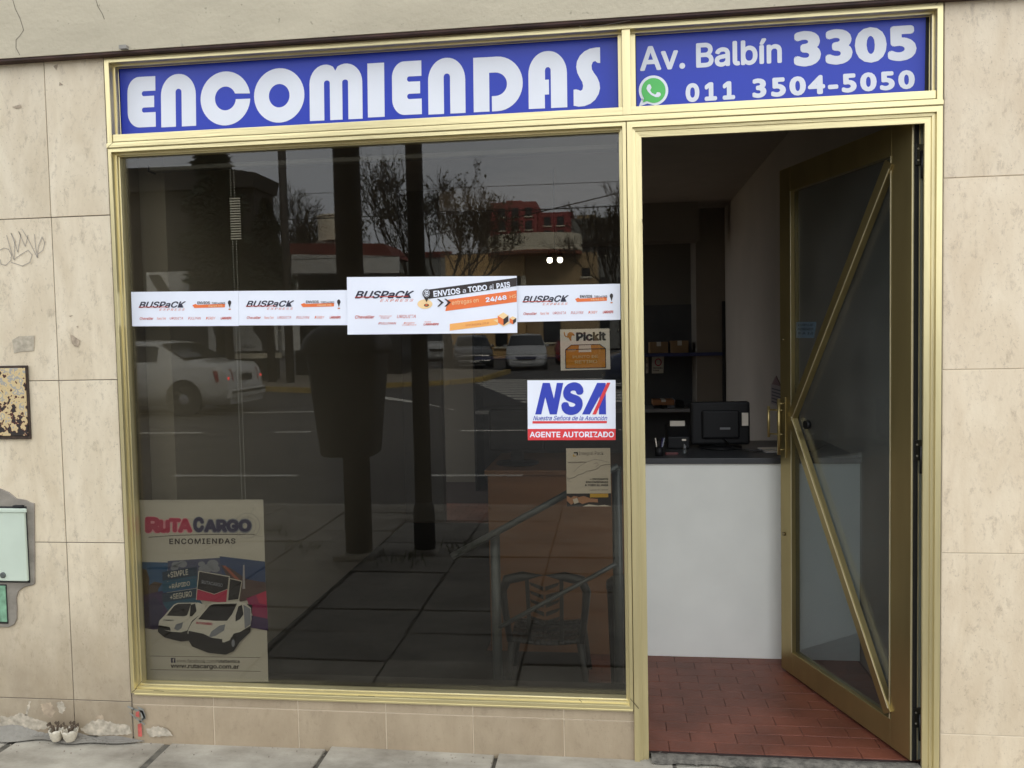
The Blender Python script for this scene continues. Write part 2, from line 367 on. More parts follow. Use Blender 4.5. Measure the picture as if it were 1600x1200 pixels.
# ================================================================== FACADE WALLS
def tiled_wall(name, cols, rws, m, yface, back, dp=.003, ext=None):
    w_ = box(name, (cols[0], yface + dp, rws[-1] - .03), (cols[-1], .19, ext or rws[0]), back, kind='structure')
    for a, b_ in zip(cols, cols[1:]):
        for t_, c_ in zip(rws, rws[1:]):
            g = .0015
            box('tile', (a + g, yface + random.uniform(-.0008, .0008), c_ + g), (b_ - g, yface + .0115, t_ - g), m, w_, bevel=.0012)
    return w_
wallL = tiled_wall('wall', [-4.965, -4.565, -4.165, -3.765, -3.365, -2.967, -2.744], [2.44, 1.872, 1.298, .717, .141, -.02], STONE_L, .004, GROUT_D)
wallR = tiled_wall('wall', [.004, .43, .85, 1.27, 1.69, 2.11], [2.44, 1.878, 1.288, .711, .129, -.02], STONE_R, .004, GROUT_P, .0015)
sx = [P(u, 1120, onY(.01)).x for u in (334, 466, 603, 739, 881)]
wallS = box('wall', (-2.744, .0105, -.03), (-.951, .19, .172), GROUT_P, kind='structure')
cols = [-2.744] + sx + [-.951]
for a, b_ in zip(cols, cols[1:]):
    g = .002
    box('tile', (a + g, .008 + random.uniform(-.001, .001), -.02), (b_ - g, .0215, .130), STONE_S, wallS, bevel=.0015)
    bb = MB(); bb.prism([(a + g, .008, .134), (a + g, .010, .1738), (a + g, .0215, .1738), (a + g, .0215, .134)], (b_ - a - 2*g, 0, 0)); bb.build('tile', STONE_S, wallS, bevel=.001)
box('sill_cap', (-2.735, .063, .1725), (-.966, .195, .181), mat('sill_dark', (.05,.045,.04), .6), wallS)
# fascia beam above the shopfront
b = MB(); b.box((-5, -.034, 2.416), (2.2, .19, 4.6)); fas = b.build('facade_beam', PLASTER, kind='structure')
fas2 = box('drip_edge', (-5, -.030, 2.4085), (2.2, .16, 2.4155), mat('maroon_paint', (.06, .028, .022), .7, var=.5, scale=12), fas)
DK = mat('hairline', (.12, .10, .08), .9)
b = MB()
for q in stroke([(20,0),(24,14),(31,28),(37,47),(31,56),(25,62),(25,75),(31,86)], .8) + stroke([(150,0),(153,10),(160,22),(163,30)], .8) + stroke([(905,40),(915,44),(950,38),(985,32)], .7): b.face([P(u, v, onY(-.0348)) for u, v in q])
b.build('crack', DK, fas)
b = MB(); c0 = P(195, 75, onY(-.036)); b.box((c0.x-.013, -.05, c0.z-.006), (c0.x+.013, -.03, c0.z+.006)); b.build('clip', CEMENT, fas)
# upper storeys of the same building
box('upper_wall', (-5, .2, 4.6), (2.2, .6, 9), PLASTER, fas)

def wallmark(name, lst, m, y=.0025, parent=wallL):
    b = MB()
    for q in lst: b.face([P(u, v, onY(y)) for u, v in q])
    return b.build(name, m, parent)
PENCIL = mat('pencil_grey', (.36, .32, .27), .9)
def q343(l): return [(x/3.43, 350 + y/3.43) for x, y in l]
S = []
for l in ([(0,140),(20,128),(45,135),(62,165),(58,195),(30,222),(5,215),(0,190)], [(35,60),(55,130),(75,190),(80,90),(60,50),(95,150),(110,60),(100,40),(135,120),(150,60)],
          [(118,28),(150,80),(200,180),(205,120),(225,70),(240,100),(230,140),(205,160)], [(75,190),(110,165),(150,140),(172,165),(160,205),(120,225),(60,205)], [(185,55),(190,120),(200,178)]): S += stroke(q343(l), .9)
wallmark('graffiti_scribble', S, PENCIL)
wallmark('grey_smudge', [q343([(65,622),(100,602),(185,598),(180,680),(110,684),(75,692)])], mat('smudge', (.46, .40, .30), .9, var=.25, scale=60))
wallmark('tile_chip', [q343(l) for l in ([(375,590),(395,600),(430,625),(418,660),(400,655),(385,640)], [(408,548),(420,545),(418,560)], [(368,492),(392,488),(378,498)])] + [[(18.5,167),(32,163),(34,168),(25,170)], [(83,103),(91,100),(88,110)], [(93,128),(99,133),(92,134)]], mat('chip', (.40, .32, .23), .9, var=.3, scale=90))
def rough(pts, a=1.6, seed=1):
    rr = random.Random(seed); o = []
    for (x0, y0), (x1, y1) in zip(pts, pts[1:] + pts[:1]):
        n = max(1, int(math.hypot(x1-x0, y1-y0)/2.2))
        for i in range(n): o.append((x0+(x1-x0)*i/n + rr.uniform(-a, a), y0+(y1-y0)*i/n + rr.uniform(-a, a)))
    return o
wallmark('spalled_patch', [rough(q_, 1.3, i_) for i_, q_ in enumerate([[(0,1118),(12,1121),(22,1117),(34,1113),(45,1120),(60,1124),(72,1128),(78,1137),(60,1140),(40,1139),(20,1137),(0,1135)], [(88,1098),(97,1096),(103,1106),(98,1116),(92,1113)], [(125,1140),(140,1128),(158,1124),(180,1130),(202,1134),(206,1147),(170,1149),(140,1149)], [(45,1096),(49,1095),(42,1118),(38,1119)], [(228,1140),(245,1134),(262,1140),(270,1150),(235,1152)]])], mat('spall', (.47, .41, .315), .95, var=.35, scale=45), .0026)
wallmark('spalled_patch', [rough([(64,1100),(80,1098),(88,1112),(80,1122),(68,1116)], 1.5), rough([(150,1118),(160,1117),(163,1126),(152,1128)], 1.2)], mat('spall_brown', (.42, .33, .23), .95, var=.3, scale=35), .0028)
RP = mat('red_spray', (.50, .10, .08), .7, var=.3, scale=60); GR = mat('grey_spray', (.25, .25, .22), .8, var=.2, scale=50)
wallmark('spray_mark', [[(215,1132),(221,1130),(222,1151),(216,1151)], [(212,1113),(217,1111),(218,1121),(212,1119)]], RP, .0022)
wallmark('spray_mark', stroke([(200,1104),(209,1108),(222,1112),(226,1122),(218,1128)], 3) + stroke([(203,1114),(212,1122),(226,1132)], 2) + [[(214,1103),(224,1108),(228,1120),(222,1126),(219,1112)]], GR, .0024)

# recessed meter cabinet with its mortar surround, left edge
CABC = mat('cabinet_pale_green', (.60, .68, .56), .45, var=.06, scale=5)
k = 4.615
mort = [(-300,100),(0,110),(60,135),(115,180),(180,190),(220,210),(245,215),(248,795),(235,805),(170,820),(130,850),(115,900),(120,960),(118,1050),(100,1090),(60,1110),(-300,1100)]
mort = [(x/k, 740 + y/k) for x, y in mort]
meter = thing('meter_cabinet', P(10, 990, onY(0)), 'pale green utility meter cabinet set in rough grey mortar at the left edge', 'meter cabinet')
MB().prism([P(u, v, onY(-.002)) for u, v in mort], (0, .008, 0)).build('mortar_surround', MORTAR, meter, bevel=.002)
def pbox(name, u0, v0, u1, v1, y0, y1, m, parent, bevel=.002):
    a = P(u0, v0, onY(y0)); c = P(u1, v1, onY(y0)); return box(name, (a.x, y0, c.z), (c.x, y1, a.z), m, parent, bevel=bevel)
pbox('gap_frame', -75, 791, 46.2, 911, -.006, .002, BLACKM, meter)
pbox('door', -75, 794.5, 42.5, 908.5, -.017, -.0055, CABC, meter, .003)
pbox('top_lip', -75, 794.5, 41, 801, -.021, -.0165, CABC, meter, .002)
kp = P(4.8, 898.6, onY(-.018)); MB().lathe([(.0105, .006), (.0105, -.003), (.008, -.006)], kp, 20, 'y').build('lock', mat('lock_grey', (.1, .11, .1), .5), meter)
pbox('lower_hatch_gap', -75, 912, 12.5, 975, -.005, .002, BLACKM, meter)
pbox('lower_hatch', -75, 914, 10.5, 972, -.009, -.0045, mat('verdigris', (.20, .38, .24), .6, var=.4, scale=30), meter)
hg = P(28, 791, onY(-.012)); box('hinge', (hg.x-.018, -.016, hg.z-.003), (hg.x+.018, -.004, hg.z+.003), BLACKM, meter)
# rusty access panel
def rustmat():
    m = bpy.data.materials.new('rusty_enamel'); m.use_nodes = True; n, lk = nodes(m); b = n['Principled BSDF']; b.inputs['Roughness'].default_value = .65
    g = n.new('ShaderNodeNewGeometry'); sp = n.new('ShaderNodeSeparateXYZ'); lk(g.outputs['Position'], sp.inputs[0])
    def nz_(s, d=4):
        t = n.new('ShaderNodeTexNoise'); t.inputs['Scale'].default_value = s; t.inputs['Detail'].default_value = d; lk(g.outputs['Position'], t.inputs['Vector']); return t
    r = n.new('ShaderNodeValToRGB'); e = r.color_ramp; e.interpolation = 'CONSTANT'
    e.elements[0].position = 0; e.elements[0].color = (.02, .013, .010, 1); e.elements[1].position = .425; e.elements[1].color = (.11, .028, .018, 1)
    for p_, c_ in ((.455, (.62, .47, .24)), (.57, (.36, .34, .30)), (.63, (.66, .52, .28))): q = e.elements.new(p_); q.color = (*c_, 1)
    ad = n.new('ShaderNodeMath'); ad.operation = 'MULTIPLY_ADD'; ad.inputs[1].default_value = 1.6; ad.inputs[2].default_value = -1.90
    lk(sp.outputs['Z'], ad.inputs[0]); cl = n.new('ShaderNodeMath'); cl.operation = 'MINIMUM'; cl.inputs[1].default_value = .02; lk(ad.outputs[0], cl.inputs[0])
    a2 = n.new('ShaderNodeMath'); lk(nz_(38, 5).outputs['Fac'], a2.inputs[0]); lk(cl.outputs[0], a2.inputs[1]); lk(a2.outputs[0], r.inputs[0]); lk(r.outputs[0], b.inputs['Base Color'])
    bp = n.new('ShaderNodeBump'); bp.inputs['Strength'].default_value = .5; bp.inputs['Distance'].default_value = .003; lk(nz_(38, 5).outputs['Fac'], bp.inputs['Height']); lk(bp.outputs[0], b.inputs['Normal'])
    return m
RUST = rustmat(); RD = mat('rust_dark', (.05, .032, .022), .8, var=.5, scale=60)
rp = thing('access_panel', P(20, 685, onY(0)), 'rusty cream metal access panel with flaking paint above the meter cabinet', 'access panel')
pbox('frame', -75, 573, 47, 686, -.007, .003, RD, rp); pbox('cover', -75, 577, 43.5, 681, -.011, -.0065, RUST, rp)

# ================================================================== GOLD SHOPFRONT
front = thing('shopfront_frame', (-1.37, .03, 0), 'gold anodised aluminium shopfront frame around the window, doorway and blue signs', 'shopfront')
def ring(name, x0, x1, z0, z1, prof, m=GOLD, parent=front, sides='LTRB', mh=GOLD_H):
    """mitred frame; prof = list of (inset, y); each side a part of its own"""
    for s in sides:
        b = MB()
        for (i0, y0), (i1, y1) in zip(prof, prof[1:]):
            bb = z0 if 'B' in sides else None
            def pt(i, y, c):
                zb = z0 + i if 'B' in sides else z0
                return {'BL': (x0+i, y, zb), 'BR': (x1-i, y, zb), 'TL': (x0+i, y, z1-i), 'TR': (x1-i, y, z1-i)}[c]
            c = {'L': ('BL','TL'), 'R': ('TR','BR'), 'T': ('TL','TR'), 'B': ('BR','BL')}[s]
            b.face([pt(i0,y0,c[0]), pt(i0,y0,c[1]), pt(i1,y1,c[1]), pt(i1,y1,c[0])])
        b.build('frame_member', m if s in 'LR' else mh, parent)
XL, XR = -2.740, 0.0
ring('sign_frame', XL, XR, 2.1015, 2.408, [(0,.06),(0,.0),(.001,-.002),(.017,-.002),(.018,.0),(.018,.026),(.0225,.027),(.0235,.031),(.0235,.043),(.0245,.044)])
# wide bottom rail and raised joint strip of the sign frame
box('bottom_rail', (XL+.019, .001, 2.1205), (XR-.019, .055, 2.1465), GOLD_H, front, bevel=.002)
box('cover_strip', (XL-.002, -.006, 2.099), (XR+.001, .02, 2.1165), GOLD_H, front, bevel=.003)
mxx = (P(972, 110, onY(-.001)).x, P(985.3, 110, onY(-.001)).x)
box('mullion', (mxx[0], -.001, 2.120), (mxx[1], .05, 2.3895), GOLD, front, bevel=.0015)
box('mullion_bead', (P(965.8,110,onY(.03)).x, .028, 2.146), (mxx[0]-.0005, .05, 2.385), GOLD, front)
box('mullion_bead', (mxx[1]+.0005, .028, 2.146), (P(993,110,onY(.03)).x, .05, 2.385), GOLD, front)
# window ring and doorway ring
WX1 = -.9615
ring('window_frame', XL, WX1, .1755, 2.0985, [(0,.06),(0,.0),(.001,-.002),(.012,-.002),(.013,.0),(.0135,.020),(.019,.021),(.0195,.031),(.0225,.032),(.0235,.062)])
box('sill_rail', (XL+.013, -.004, .170), (WX1-.002, .03, .1765), GOLD_H, front, bevel=.001)
ring('door_frame', -.9600, XR, 0.0, 2.0985, [(0,.13),(0,-.001),(.001,-.003),(.018,-.003),(.0185,.008),(.028,.009),(.029,.014),(.047,.015),(.048,.022),(.024,.024),(.022,.13)], sides='LTR')
SCR = mat('frame_grime', (.10, .075, .035), .8)
for q in stroke([(991,1099),(998,1107)], 1.1) + stroke([(985,1092),(992,1100)], .9) + stroke([(206,1082),(214,1075)], 1.0) + stroke([(213,1074),(222,1064)], .8) + stroke([(168,231),(177,222)], .6) + stroke([(905,1093),(909,1097)], .8) + stroke([(1003,342),(1005,358)], .7) + stroke([(1462,7),(1470,1)], .6) + stroke([(240,1079),(256,1080)], .6) + stroke([(560,1087),(585,1088)], .5): MB().face([P(u, v, onY(-.0062)) for u, v in q]).build('grime_mark', SCR, front)
# ---- interior lining behind lintel
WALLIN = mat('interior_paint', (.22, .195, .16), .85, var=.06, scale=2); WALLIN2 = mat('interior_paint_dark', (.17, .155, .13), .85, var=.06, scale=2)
CEIL = mat('ceiling_paint', (.42, .39, .35), .9, var=.05)
# ---- window pane
pane = thing('window_pane', (-1.84, .05, .2), 'large smoked shop window pane reflecting the avenue across the street', 'window')
q = [(XL+.020, .196), (WX1-.020, .196), (WX1-.020, 2.079), (XL+.020, 2.079)]
MB().prism([(x, gy(z), z) for x, z in q], (0, .006, 0)).build('glass', TINT, pane)

# ================================================================== SIGNS
BLUE = cmat('sign_blue', 22, 52, 178, .35); WHITE = cmat('vinyl_white', 236, 238, 244, .4); SOFTW = cmat('vinyl_soft_white', 226, 228, 234, .4)
def signboard(name, quad_b, quad, label):
    t = thing(name, P(*quad[3], onY(.05)), label, 'sign', None)
    pts = [P(u, v, onY(.052)) for u, v in quad_b]; MB().prism(pts, (0, .02, 0)).build('backing', BLACKM, t)
    pts = [P(u, v, onY(.048)) for u, v in quad]; MB().prism(pts, (0, .003, 0)).build('panel', BLUE, t)
    return t
SP = onY(.048)
s1 = signboard('shop_sign', [(183,102),(967,54),(968,176),(187,215)], [(186.5,105.5),(965.8,57.5),(966.4,174.5),(190.5,212.5)], 'long blue sign with white ENCOMIENDAS lettering above the window')
s2 = signboard('shop_sign', [(992,52.5),(1452,19),(1450,149),(993,174)], [(993.6,55),(1446.5,24.5),(1444.5,147),(994.8,172)], 'blue sign with the address Av. Balbín 3305 and telephone number above the door')
def arc(cx, cy, rx, ry, a0, a1, n=10): return [(cx + rx*math.cos(R(a0+(a1-a0)*i/n)), cy + ry*math.sin(R(a0+(a1-a0)*i/n))) for i in range(n+1)]
LE = [arc(.42,.70,.42,.30,90,180) + arc(.42,.30,.42,.30,180,270) + [(1,0),(1,.291)] + arc(.58,.34,.07,.049,270,90,8) + [(.95,.389),(.95,.615)] + arc(.58,.664,.07,.049,270,90,8) + [(1,.712),(1,1)]]
LN = [[(0,0)] + arc(.48,.60,.48,.40,180,90) + arc(.52,.60,.48,.40,90,0) + [(1,0),(.59,0)] + arc(.505,.66,.085,.06,0,180,8) + [(.42,0)]]
LC = [arc(.5,.5,.5,.5,8,357,48) + arc(.5,.5,.21,.22,-6,-338,32)]
LO = [arc(.5,.5,.5,.5,0,360,48)[:-1], arc(.5,.495,.205,.215,0,360,36)[:-1]]
LM = [[(0,0)] + arc(.30,.66,.30,.34,180,60) + [(.49,.88)] + arc(.69,.66,.31,.34,120,0) + [(1,0),(.73,0)] + arc(.675,.67,.055,.045,0,180,6) + [(.62,0),(.385,0)] + arc(.33,.67,.055,.045,0,180,6) + [(.275,0)]]
LI = [[(0,0),(1,0),(1,1),(0,1)]]
LD = [[(0,0),(0,1)] + arc(.48,.5,.52,.5,90,-90,20) + [(.37,0),(.37,.28)] + arc(.44,.495,.24,.215,-90,90,14) + [(.32,.71),(.32,0)]]
LA = [[(0,0)] + arc(.48,.60,.48,.40,180,90) + arc(.52,.60,.48,.40,90,0) + [(1,0),(.58,0)] + arc(.505,.66,.075,.06,0,180,8) + [(.43,.50),(.53,.50),(.53,.24),(.42,.24),(.42,0)]]
LS = [[(1,1),(.85,1.0),(.62,.985),(.42,.945),(.25,.875),(.14,.78),(.11,.68),(.15,.58),(.24,.49),(.33,.42),(.36,.35),(.33,.29),(.26,.27),(.17,.29),(.08,.30),(0,.295),(0,.02),(.18,.0),(.40,.005),(.62,.04),(.80,.105),(.93,.20),(.985,.30),(.96,.40),(.88,.49),(.76,.57),(.69,.63),(.68,.70),(.73,.755),(.82,.77),(.90,.735),(1,.73)]]
for sh, x0, x1, yt, yb in [(LE,199.4,243,120,199),(LN,251.6,306,115.6,197.8),(LC,313.4,391,111.6,196),(LO,397,475.6,106.6,191.6),(LM,483.7,566.2,100,187.3),(LI,574.4,600.6,98.5,183),(LE,612.6,658.7,95.6,179.4),(LN,669,727,90.4,177.7),(LD,739.8,816.8,88.3,173.6),(LA,825.7,885.9,79.8,169),(LS,895.9,938,75,166)]:
    hw = (x1 - x0) / 2 * .055; ln = .0115 * (yb - yt) / 2       # rows fall a little to the left; stems lean with the facade
    qd = ((x0-ln, yt+hw), (x1-ln, yt-hw), (x1+ln, yb-hw*.85), (x0+ln, yb+hw*.85))
    shape(sh, qd, WHITE, s1, SP, 1)
def c3(x, y): return (950 + x/2.4615, y/2.4615)
tx('Av. Balbín', (c3(122,176), c3(668,143), c3(669,243), c3(123,275)), SOFTW, s2, SP, .022)
tx('3305', (c3(712,122), c3(1184,94), c3(1188,231), c3(716,258)), SOFTW, s2, SP, .052, sp=1.08, font='plain')
tx('011', (c3(298,321), c3(488,310), c3(489,382), c3(299,394)), SOFTW, s2, SP, .042, sp=1.25)
tx('3504-5050', (c3(554,303), c3(1179,268), c3(1181,341), c3(556,378)), SOFTW, s2, SP, .045, sp=1.22, font='plain')
def c6(x, y): return (940 + x/6, 30 + y/6)
wa = [c6(*p) for p in ell(487,668,138,141,140,460,40)]
wa = [c6(*p) for p in ell(487,668,138,141,-240,85,44)] + [c6(430,790), c6(347,823), c6(378,742)]
poly(wa, WHITE, s2, SP, 1, 'chat_emblem_outline')
poly([c6(*p) for p in ell(487,668,113,117,-228,98,44)] + [c6(425,768), c6(385,782), c6(400,735)], cmat('emblem_green', 88, 196, 96, .4), s2, SP, 2, 'chat_emblem')
poly([c6(*p) for p in [(430,620),(445,608),(458,615),(468,640),(462,655),(455,665),(470,690),(500,706),(512,700),(518,684),(545,686),(556,700),(552,716),(535,730),(505,730),(465,710),(435,680),(420,650)]], WHITE, s2, SP, 3, 'handset_emblem')

# ================================================================== STICKERS AND POSTERS
G_OUT = onG(-.0016)
PAPER = cmat('sticker_white', 238, 241, 250, .4); NAVY = cmat('ink_navy', 45, 45, 62); RED = cmat('ink_red', 200, 72, 55); ORANGE = cmat('ink_orange', 238, 120, 62)
PEACH = cmat('ink_peach', 250, 180, 100); BROWN = cmat('ink_brown', 50, 42, 40); REDL = cmat('ink_pale_red', 225, 130, 105); KRAFT = cmat('ink_kraft', 205, 130, 80); SAND = cmat('ink_sand', 248, 214, 160)
def bl(q, s, t):
    a, b, c, d = q
    return ((a[0]*(1-s)+b[0]*s)*(1-t)+(d[0]*(1-s)+c[0]*s)*t, (a[1]*(1-s)+b[1]*s)*(1-t)+(d[1]*(1-s)+c[1]*s)*t)
def small_banner(quad, label, off=0):
    pl = onG(-.0016 - off); t = sheet('banner_sticker', quad, PAPER, pl, label, 'sticker', 'small BUSPACK banner stickers')
    def Q(x0, y0, x1, y1): f = lambda x, y: bl(quad, (x-204.9)/167.5, (y-456.2)/53.4); return (f(x0,y0), f(x1,y0), f(x1,y1), f(x0,y1))
    def PT(l): return [bl(quad, (x-204.9)/167.5, (y-456.2)/53.4) for x, y in l]
    tx('BUSPaCK', Q(216,471.4,290,481.2), NAVY, t, pl, .022, shear=.35)
    poly(PT([(216,479.3),(262,479.3),(261.3,480.3),(215.6,480.3)]), RED, t, pl, 2)
    tx('EXPRESS', Q(248,482.4,288,485.6), REDL, t, pl, .0, sp=1.3, shear=.3)
    poly(PT([(300,477.5),(305,475.5),(308,477),(351,475.6),(351,481),(303,481.8)]), ORANGE, t, pl, 1)
    tx('ENVIOS', Q(308,471.8,327.5,476.0), BROWN, t, pl, .02, layer=2)
    tx('TODO el PAIS', Q(330.5,473,351.5,476.2), BROWN, t, pl, .01, layer=2)
    tx('24/48 HS', Q(325,477.2,347,480.4), SAND, t, pl, .01, layer=2)
    poly(PT(ell(358.3,474,2.6,3.6) ), BROWN, t, pl, 1); poly(PT([(356.4,476),(360.2,476),(358.3,482)]), BROWN, t, pl, 2); poly(PT(ell(358.3,484,2,1)), KRAFT, t, pl, 1)
    for s, x0, x1, m, w_ in (('Chevallier',217,238.7,RED,.01),('Nueva Tere',244,258,REDL,0),('URQUIZA',264,285,RED,0),('PULLMAN',293,313,RED,.0),('DERBY',321,336,REDL,0),('LARGHEPS',344,361,RED,.03)):
        tx(s, Q(x0,495.6,x1,499.6), m, t, pl, w_, shear=.25, res=2)
    return t
small_banner([(204.9,456.2),(372.6,454.6),(373,509.2),(206.6,509.8)], 'white BUSPACK banner sticker at the far left end of the window strip')
small_banner([(372.9,454.6),(543.5,453.2),(544,508.0),(373.3,508.4)], 'white BUSPACK banner sticker between the leftmost banner and the large one', .0004)
small_banner([(805.5,446.8),(968.9,443.3),(969.6,499.6),(806,503.2)], 'white BUSPACK banner sticker right of the large one, against the gold mullion')
bigq = [(542,433),(807.4,431.2),(808.3,520.1),(543,522.8)]
plb = onG(-.0068); tb = sheet('large_banner_sticker', bigq, PAPER, plb, 'large white BUSPACK sticker reading ENVIOS a TODO el PAIS in the window centre', 'sticker')
def cb_(x, y): return (540 + x/5.714, 430 + y/5.714)
def CB(*l): return [cb_(x, y) for x, y in l]
tx('BUSPaCK', CB((82,140),(612,138),(612,205),(82,209)), NAVY, tb, plb, .024, shear=.35)
polys([CB((84,192),(255,192),(252,198),(82,198)), CB((300,188),(560,184),(562,190),(298,194))], RED, tb, plb, 2, 'underline_print')
tx('EXPRESS', CB((308,214),(606,212),(604,235),(306,238)), REDL, tb, plb, .0, sp=1.3, shear=.3)
poly(CB((740,128),(1528,22),(1528,97),(742,212)), BROWN, tb, plb, 1, 'dark_band')
poly(CB((915,218),(1528,135),(1528,238),(890,320)), ORANGE, tb, plb, 1, 'orange_band')
tx('ENVIOS', CB((782,140),(1020,112),(1026,165),(786,195)), PAPER, tb, plb, .028, layer=2)
tx('a', CB((1045,128),(1073,124),(1075,154),(1047,158)), PAPER, tb, plb, .0, layer=2)
tx('TODO', CB((1090,103),(1260,83),(1264,132),(1094,155)), PAPER, tb, plb, .028, layer=2)
tx('el', CB((1285,82),(1322,77),(1324,127),(1287,132)), PAPER, tb, plb, .0, layer=2)
tx('PAIS', CB((1345,72),(1466,57),(1470,107),(1349,122)), PAPER, tb, plb, .028, layer=2)
tx('entregas en', CB((948,230),(1186,205),(1187,250),(950,278)), SAND, tb, plb, .0, layer=2)
tx('24/48', CB((1248,198),(1436,176),(1440,222),(1252,247)), PAPER, tb, plb, .035, layer=2)
tx('HS', CB((1465,178),(1520,170),(1522,200),(1467,208)), SAND, tb, plb, .0, layer=2)
polys([CB((816,212),(832,212),(876,243),(832,280),(818,280),(852,246)), CB((880,210),(896,210),(940,242),(898,280),(882,280),(916,244))], BROWN, tb, plb, 3, 'chevrons')
poly(CB(*ell(708,258,67,42)), SAND, tb, plb, 1, 'map_disc')
poly(CB(*ell(722,268,22,13)), BROWN, tb, plb, 2, 'disc_ring'); poly(CB(*ell(722,266,13,7)), ORANGE, tb, plb, 3, 'disc_core')
poly(CB(*(ell(722,163,36,40,160,380,20) + [(722,240)])), BROWN, tb, plb, 3, 'pin')
poly(CB(*ell(724,162,28,33)), PAPER, tb, plb, 4, 'pin_disc'); poly(CB(*ell(725,162,24,29)), BROWN, tb, plb, 5, 'pin_core')
tx('B', CB((712,142),(740,138),(742,182),(714,186)), PAPER, tb, plb, .02, layer=6)
poly(CB((930,435),(1360,380),(1360,442),(930,495)), PEACH, tb, plb, 1, 'peach_band')
tx('www.buspack.com.ar', CB((1070,436),(1280,412),(1282,440),(1072,464)), KRAFT, tb, plb, .0, layer=2, res=2)
poly(CB((1320,400),(1400,385),(1480,420),(1410,458)), SAND, tb, plb, 2, 'parcel_shade')
for (a, b_, c_, d_, e_, f_, g_) in (((1358,362),(1408,332),(1453,360),(1408,392),(1410,447),(1362,425),(1453,412)), ((1463,384),(1492,366),(1523,382),(1494,400),(1495,438),(1465,425),(1521,416))):
    poly(CB(a, b_, c_, d_), SAND, tb, plb, 3, 'parcel_top'); poly(CB(a, d_, e_, f_), ORANGE, tb, plb, 3, 'parcel_front'); poly(CB(d_, c_, g_, e_), BROWN, tb, plb, 3, 'parcel_side')
for s, x0, y0, x1, y1, m, w_ in (('Chevallier',84,358,258,388,RED,.012),('Nueva',298,358,410,370,REDL,0),('Tere',312,374,390,388,RED,0),('URQUIZA',458,354,625,385,RED,0),('PULLMAN',292,420,452,440,RED,.01),('DERBY',518,420,622,434,REDL,0),('CARDENES',505,438,632,450,REDL,0),('Nueva',705,410,762,422,REDL,0),('LARGHEPS',695,428,832,448,RED,.03)):
    tx(s, CB((x0,y0),(x1,y0-1),(x1,y1-1),(x0,y1)), m, tb, plb, w_, shear=.3, res=2)

def c4(x, y): return (810 + x/4, 500 + y/4)
def C4(*l): return [c4(x, y) for x, y in l]
NB = cmat('ink_royal', 50, 66, 178); NR = cmat('ink_crimson', 222, 62, 66)
ns = sheet('agency_sticker', C4((56,377),(607,375),(608,750),(59,751)), PAPER, G_OUT, 'white NSA sticker with a red AGENTE AUTORIZADO band in the window', 'sticker')
poly(C4((59,681),(608,680),(608,750),(59,751)), NR, ns, G_OUT, 1, 'red_band')
poly(C4((88,632),(553,631),(553,645),(88,647)), NR, ns, G_OUT, 1, 'red_bar')
poly(C4((105,590),(152,393),(196,393),(222,492),(240,393),(280,393),(240,590),(196,590),(168,482),(143,590)), NB, ns, G_OUT, 1, 'letter')
tx('S', C4((282,389),(414,389),(396,594),(262,594)), NB, ns, G_OUT, .05, name='letter')
poly(C4((398,590),(492,393),(545,393),(548,590),(503,590),(507,478),(446,590)), NB, ns, G_OUT, 1, 'letter')
poly(C4((462,590),(485,590),(575,392),(553,392)), NR, ns, G_OUT, 2, 'red_slash')
tx('Nuestra Señora de la Asunción', C4((94,598),(556,598),(554,627),(92,627)), NB, ns, G_OUT, .006, shear=.25)
tx('AGENTE AUTORIZADO', C4((71,698),(597,697),(597,733),(71,734)), PAPER, ns, G_OUT, .02)

G_IN = onG(.0095)
PAPIN = cmat('paper_inside', 226, 216, 200, .6); PAPP = cmat('paper_poster', 208, 203, 190, .6)
def c10(x, y): return (860 + x/10, 500 + y/10)
def CT(*l): return [c10(x, y) for x, y in l]
INK = cmat('ink_black', 22, 20, 20); PKO = cmat('ink_ochre', 214, 142, 40); PKT = cmat('ink_tan', 225, 190, 140)
pk = sheet('pickup_point_sticker', CT((150,148),(922,130),(937,770),(163,790)), cmat('sticker_grey', 250, 245, 240), G_IN, 'pale Pickit sticker with an orange box reading PUNTO DE RETIRO', 'sticker')
tx('Pickit', CT((400,190),(866,178),(868,322),(402,332)), INK, pk, G_IN, .04)
poly(CT((325,392),(770,380),(862,445),(235,465)), PKO, pk, G_IN, 1, 'box_lid'); poly(CT((235,465),(862,450),(866,745),(240,755)), PKO, pk, G_IN, 1, 'box_front')
poly(CT((445,395),(630,390),(640,500),(440,505)), cmat('sticker_grey2', 235, 228, 220), pk, G_IN, 2, 'tape_print')
polys([[c10(*p) for p in q] for q in stroke([(235,465),(325,392),(770,380),(862,445),(235,465),(240,755),(866,745),(862,445)], 11)], INK, pk, G_IN, 3, 'outline_print')
tx('PUNTO DE', CT((345,555),(740,545),(742,590),(347,602)), PKT, pk, G_IN, .03, layer=2); tx('RETIRO', CT((380,630),(732,620),(734,672),(382,685)), PKT, pk, G_IN, .03, layer=2)
poly(CT((210,190),(222,185),(232,240),(262,258),(268,215),(300,188),(340,192),(372,222),(380,250),(345,240),(330,262),(322,290),(330,330),(300,310),(285,280),(262,272),(232,262),(214,235)), PKO, pk, G_IN, 1, 'animal_emblem')

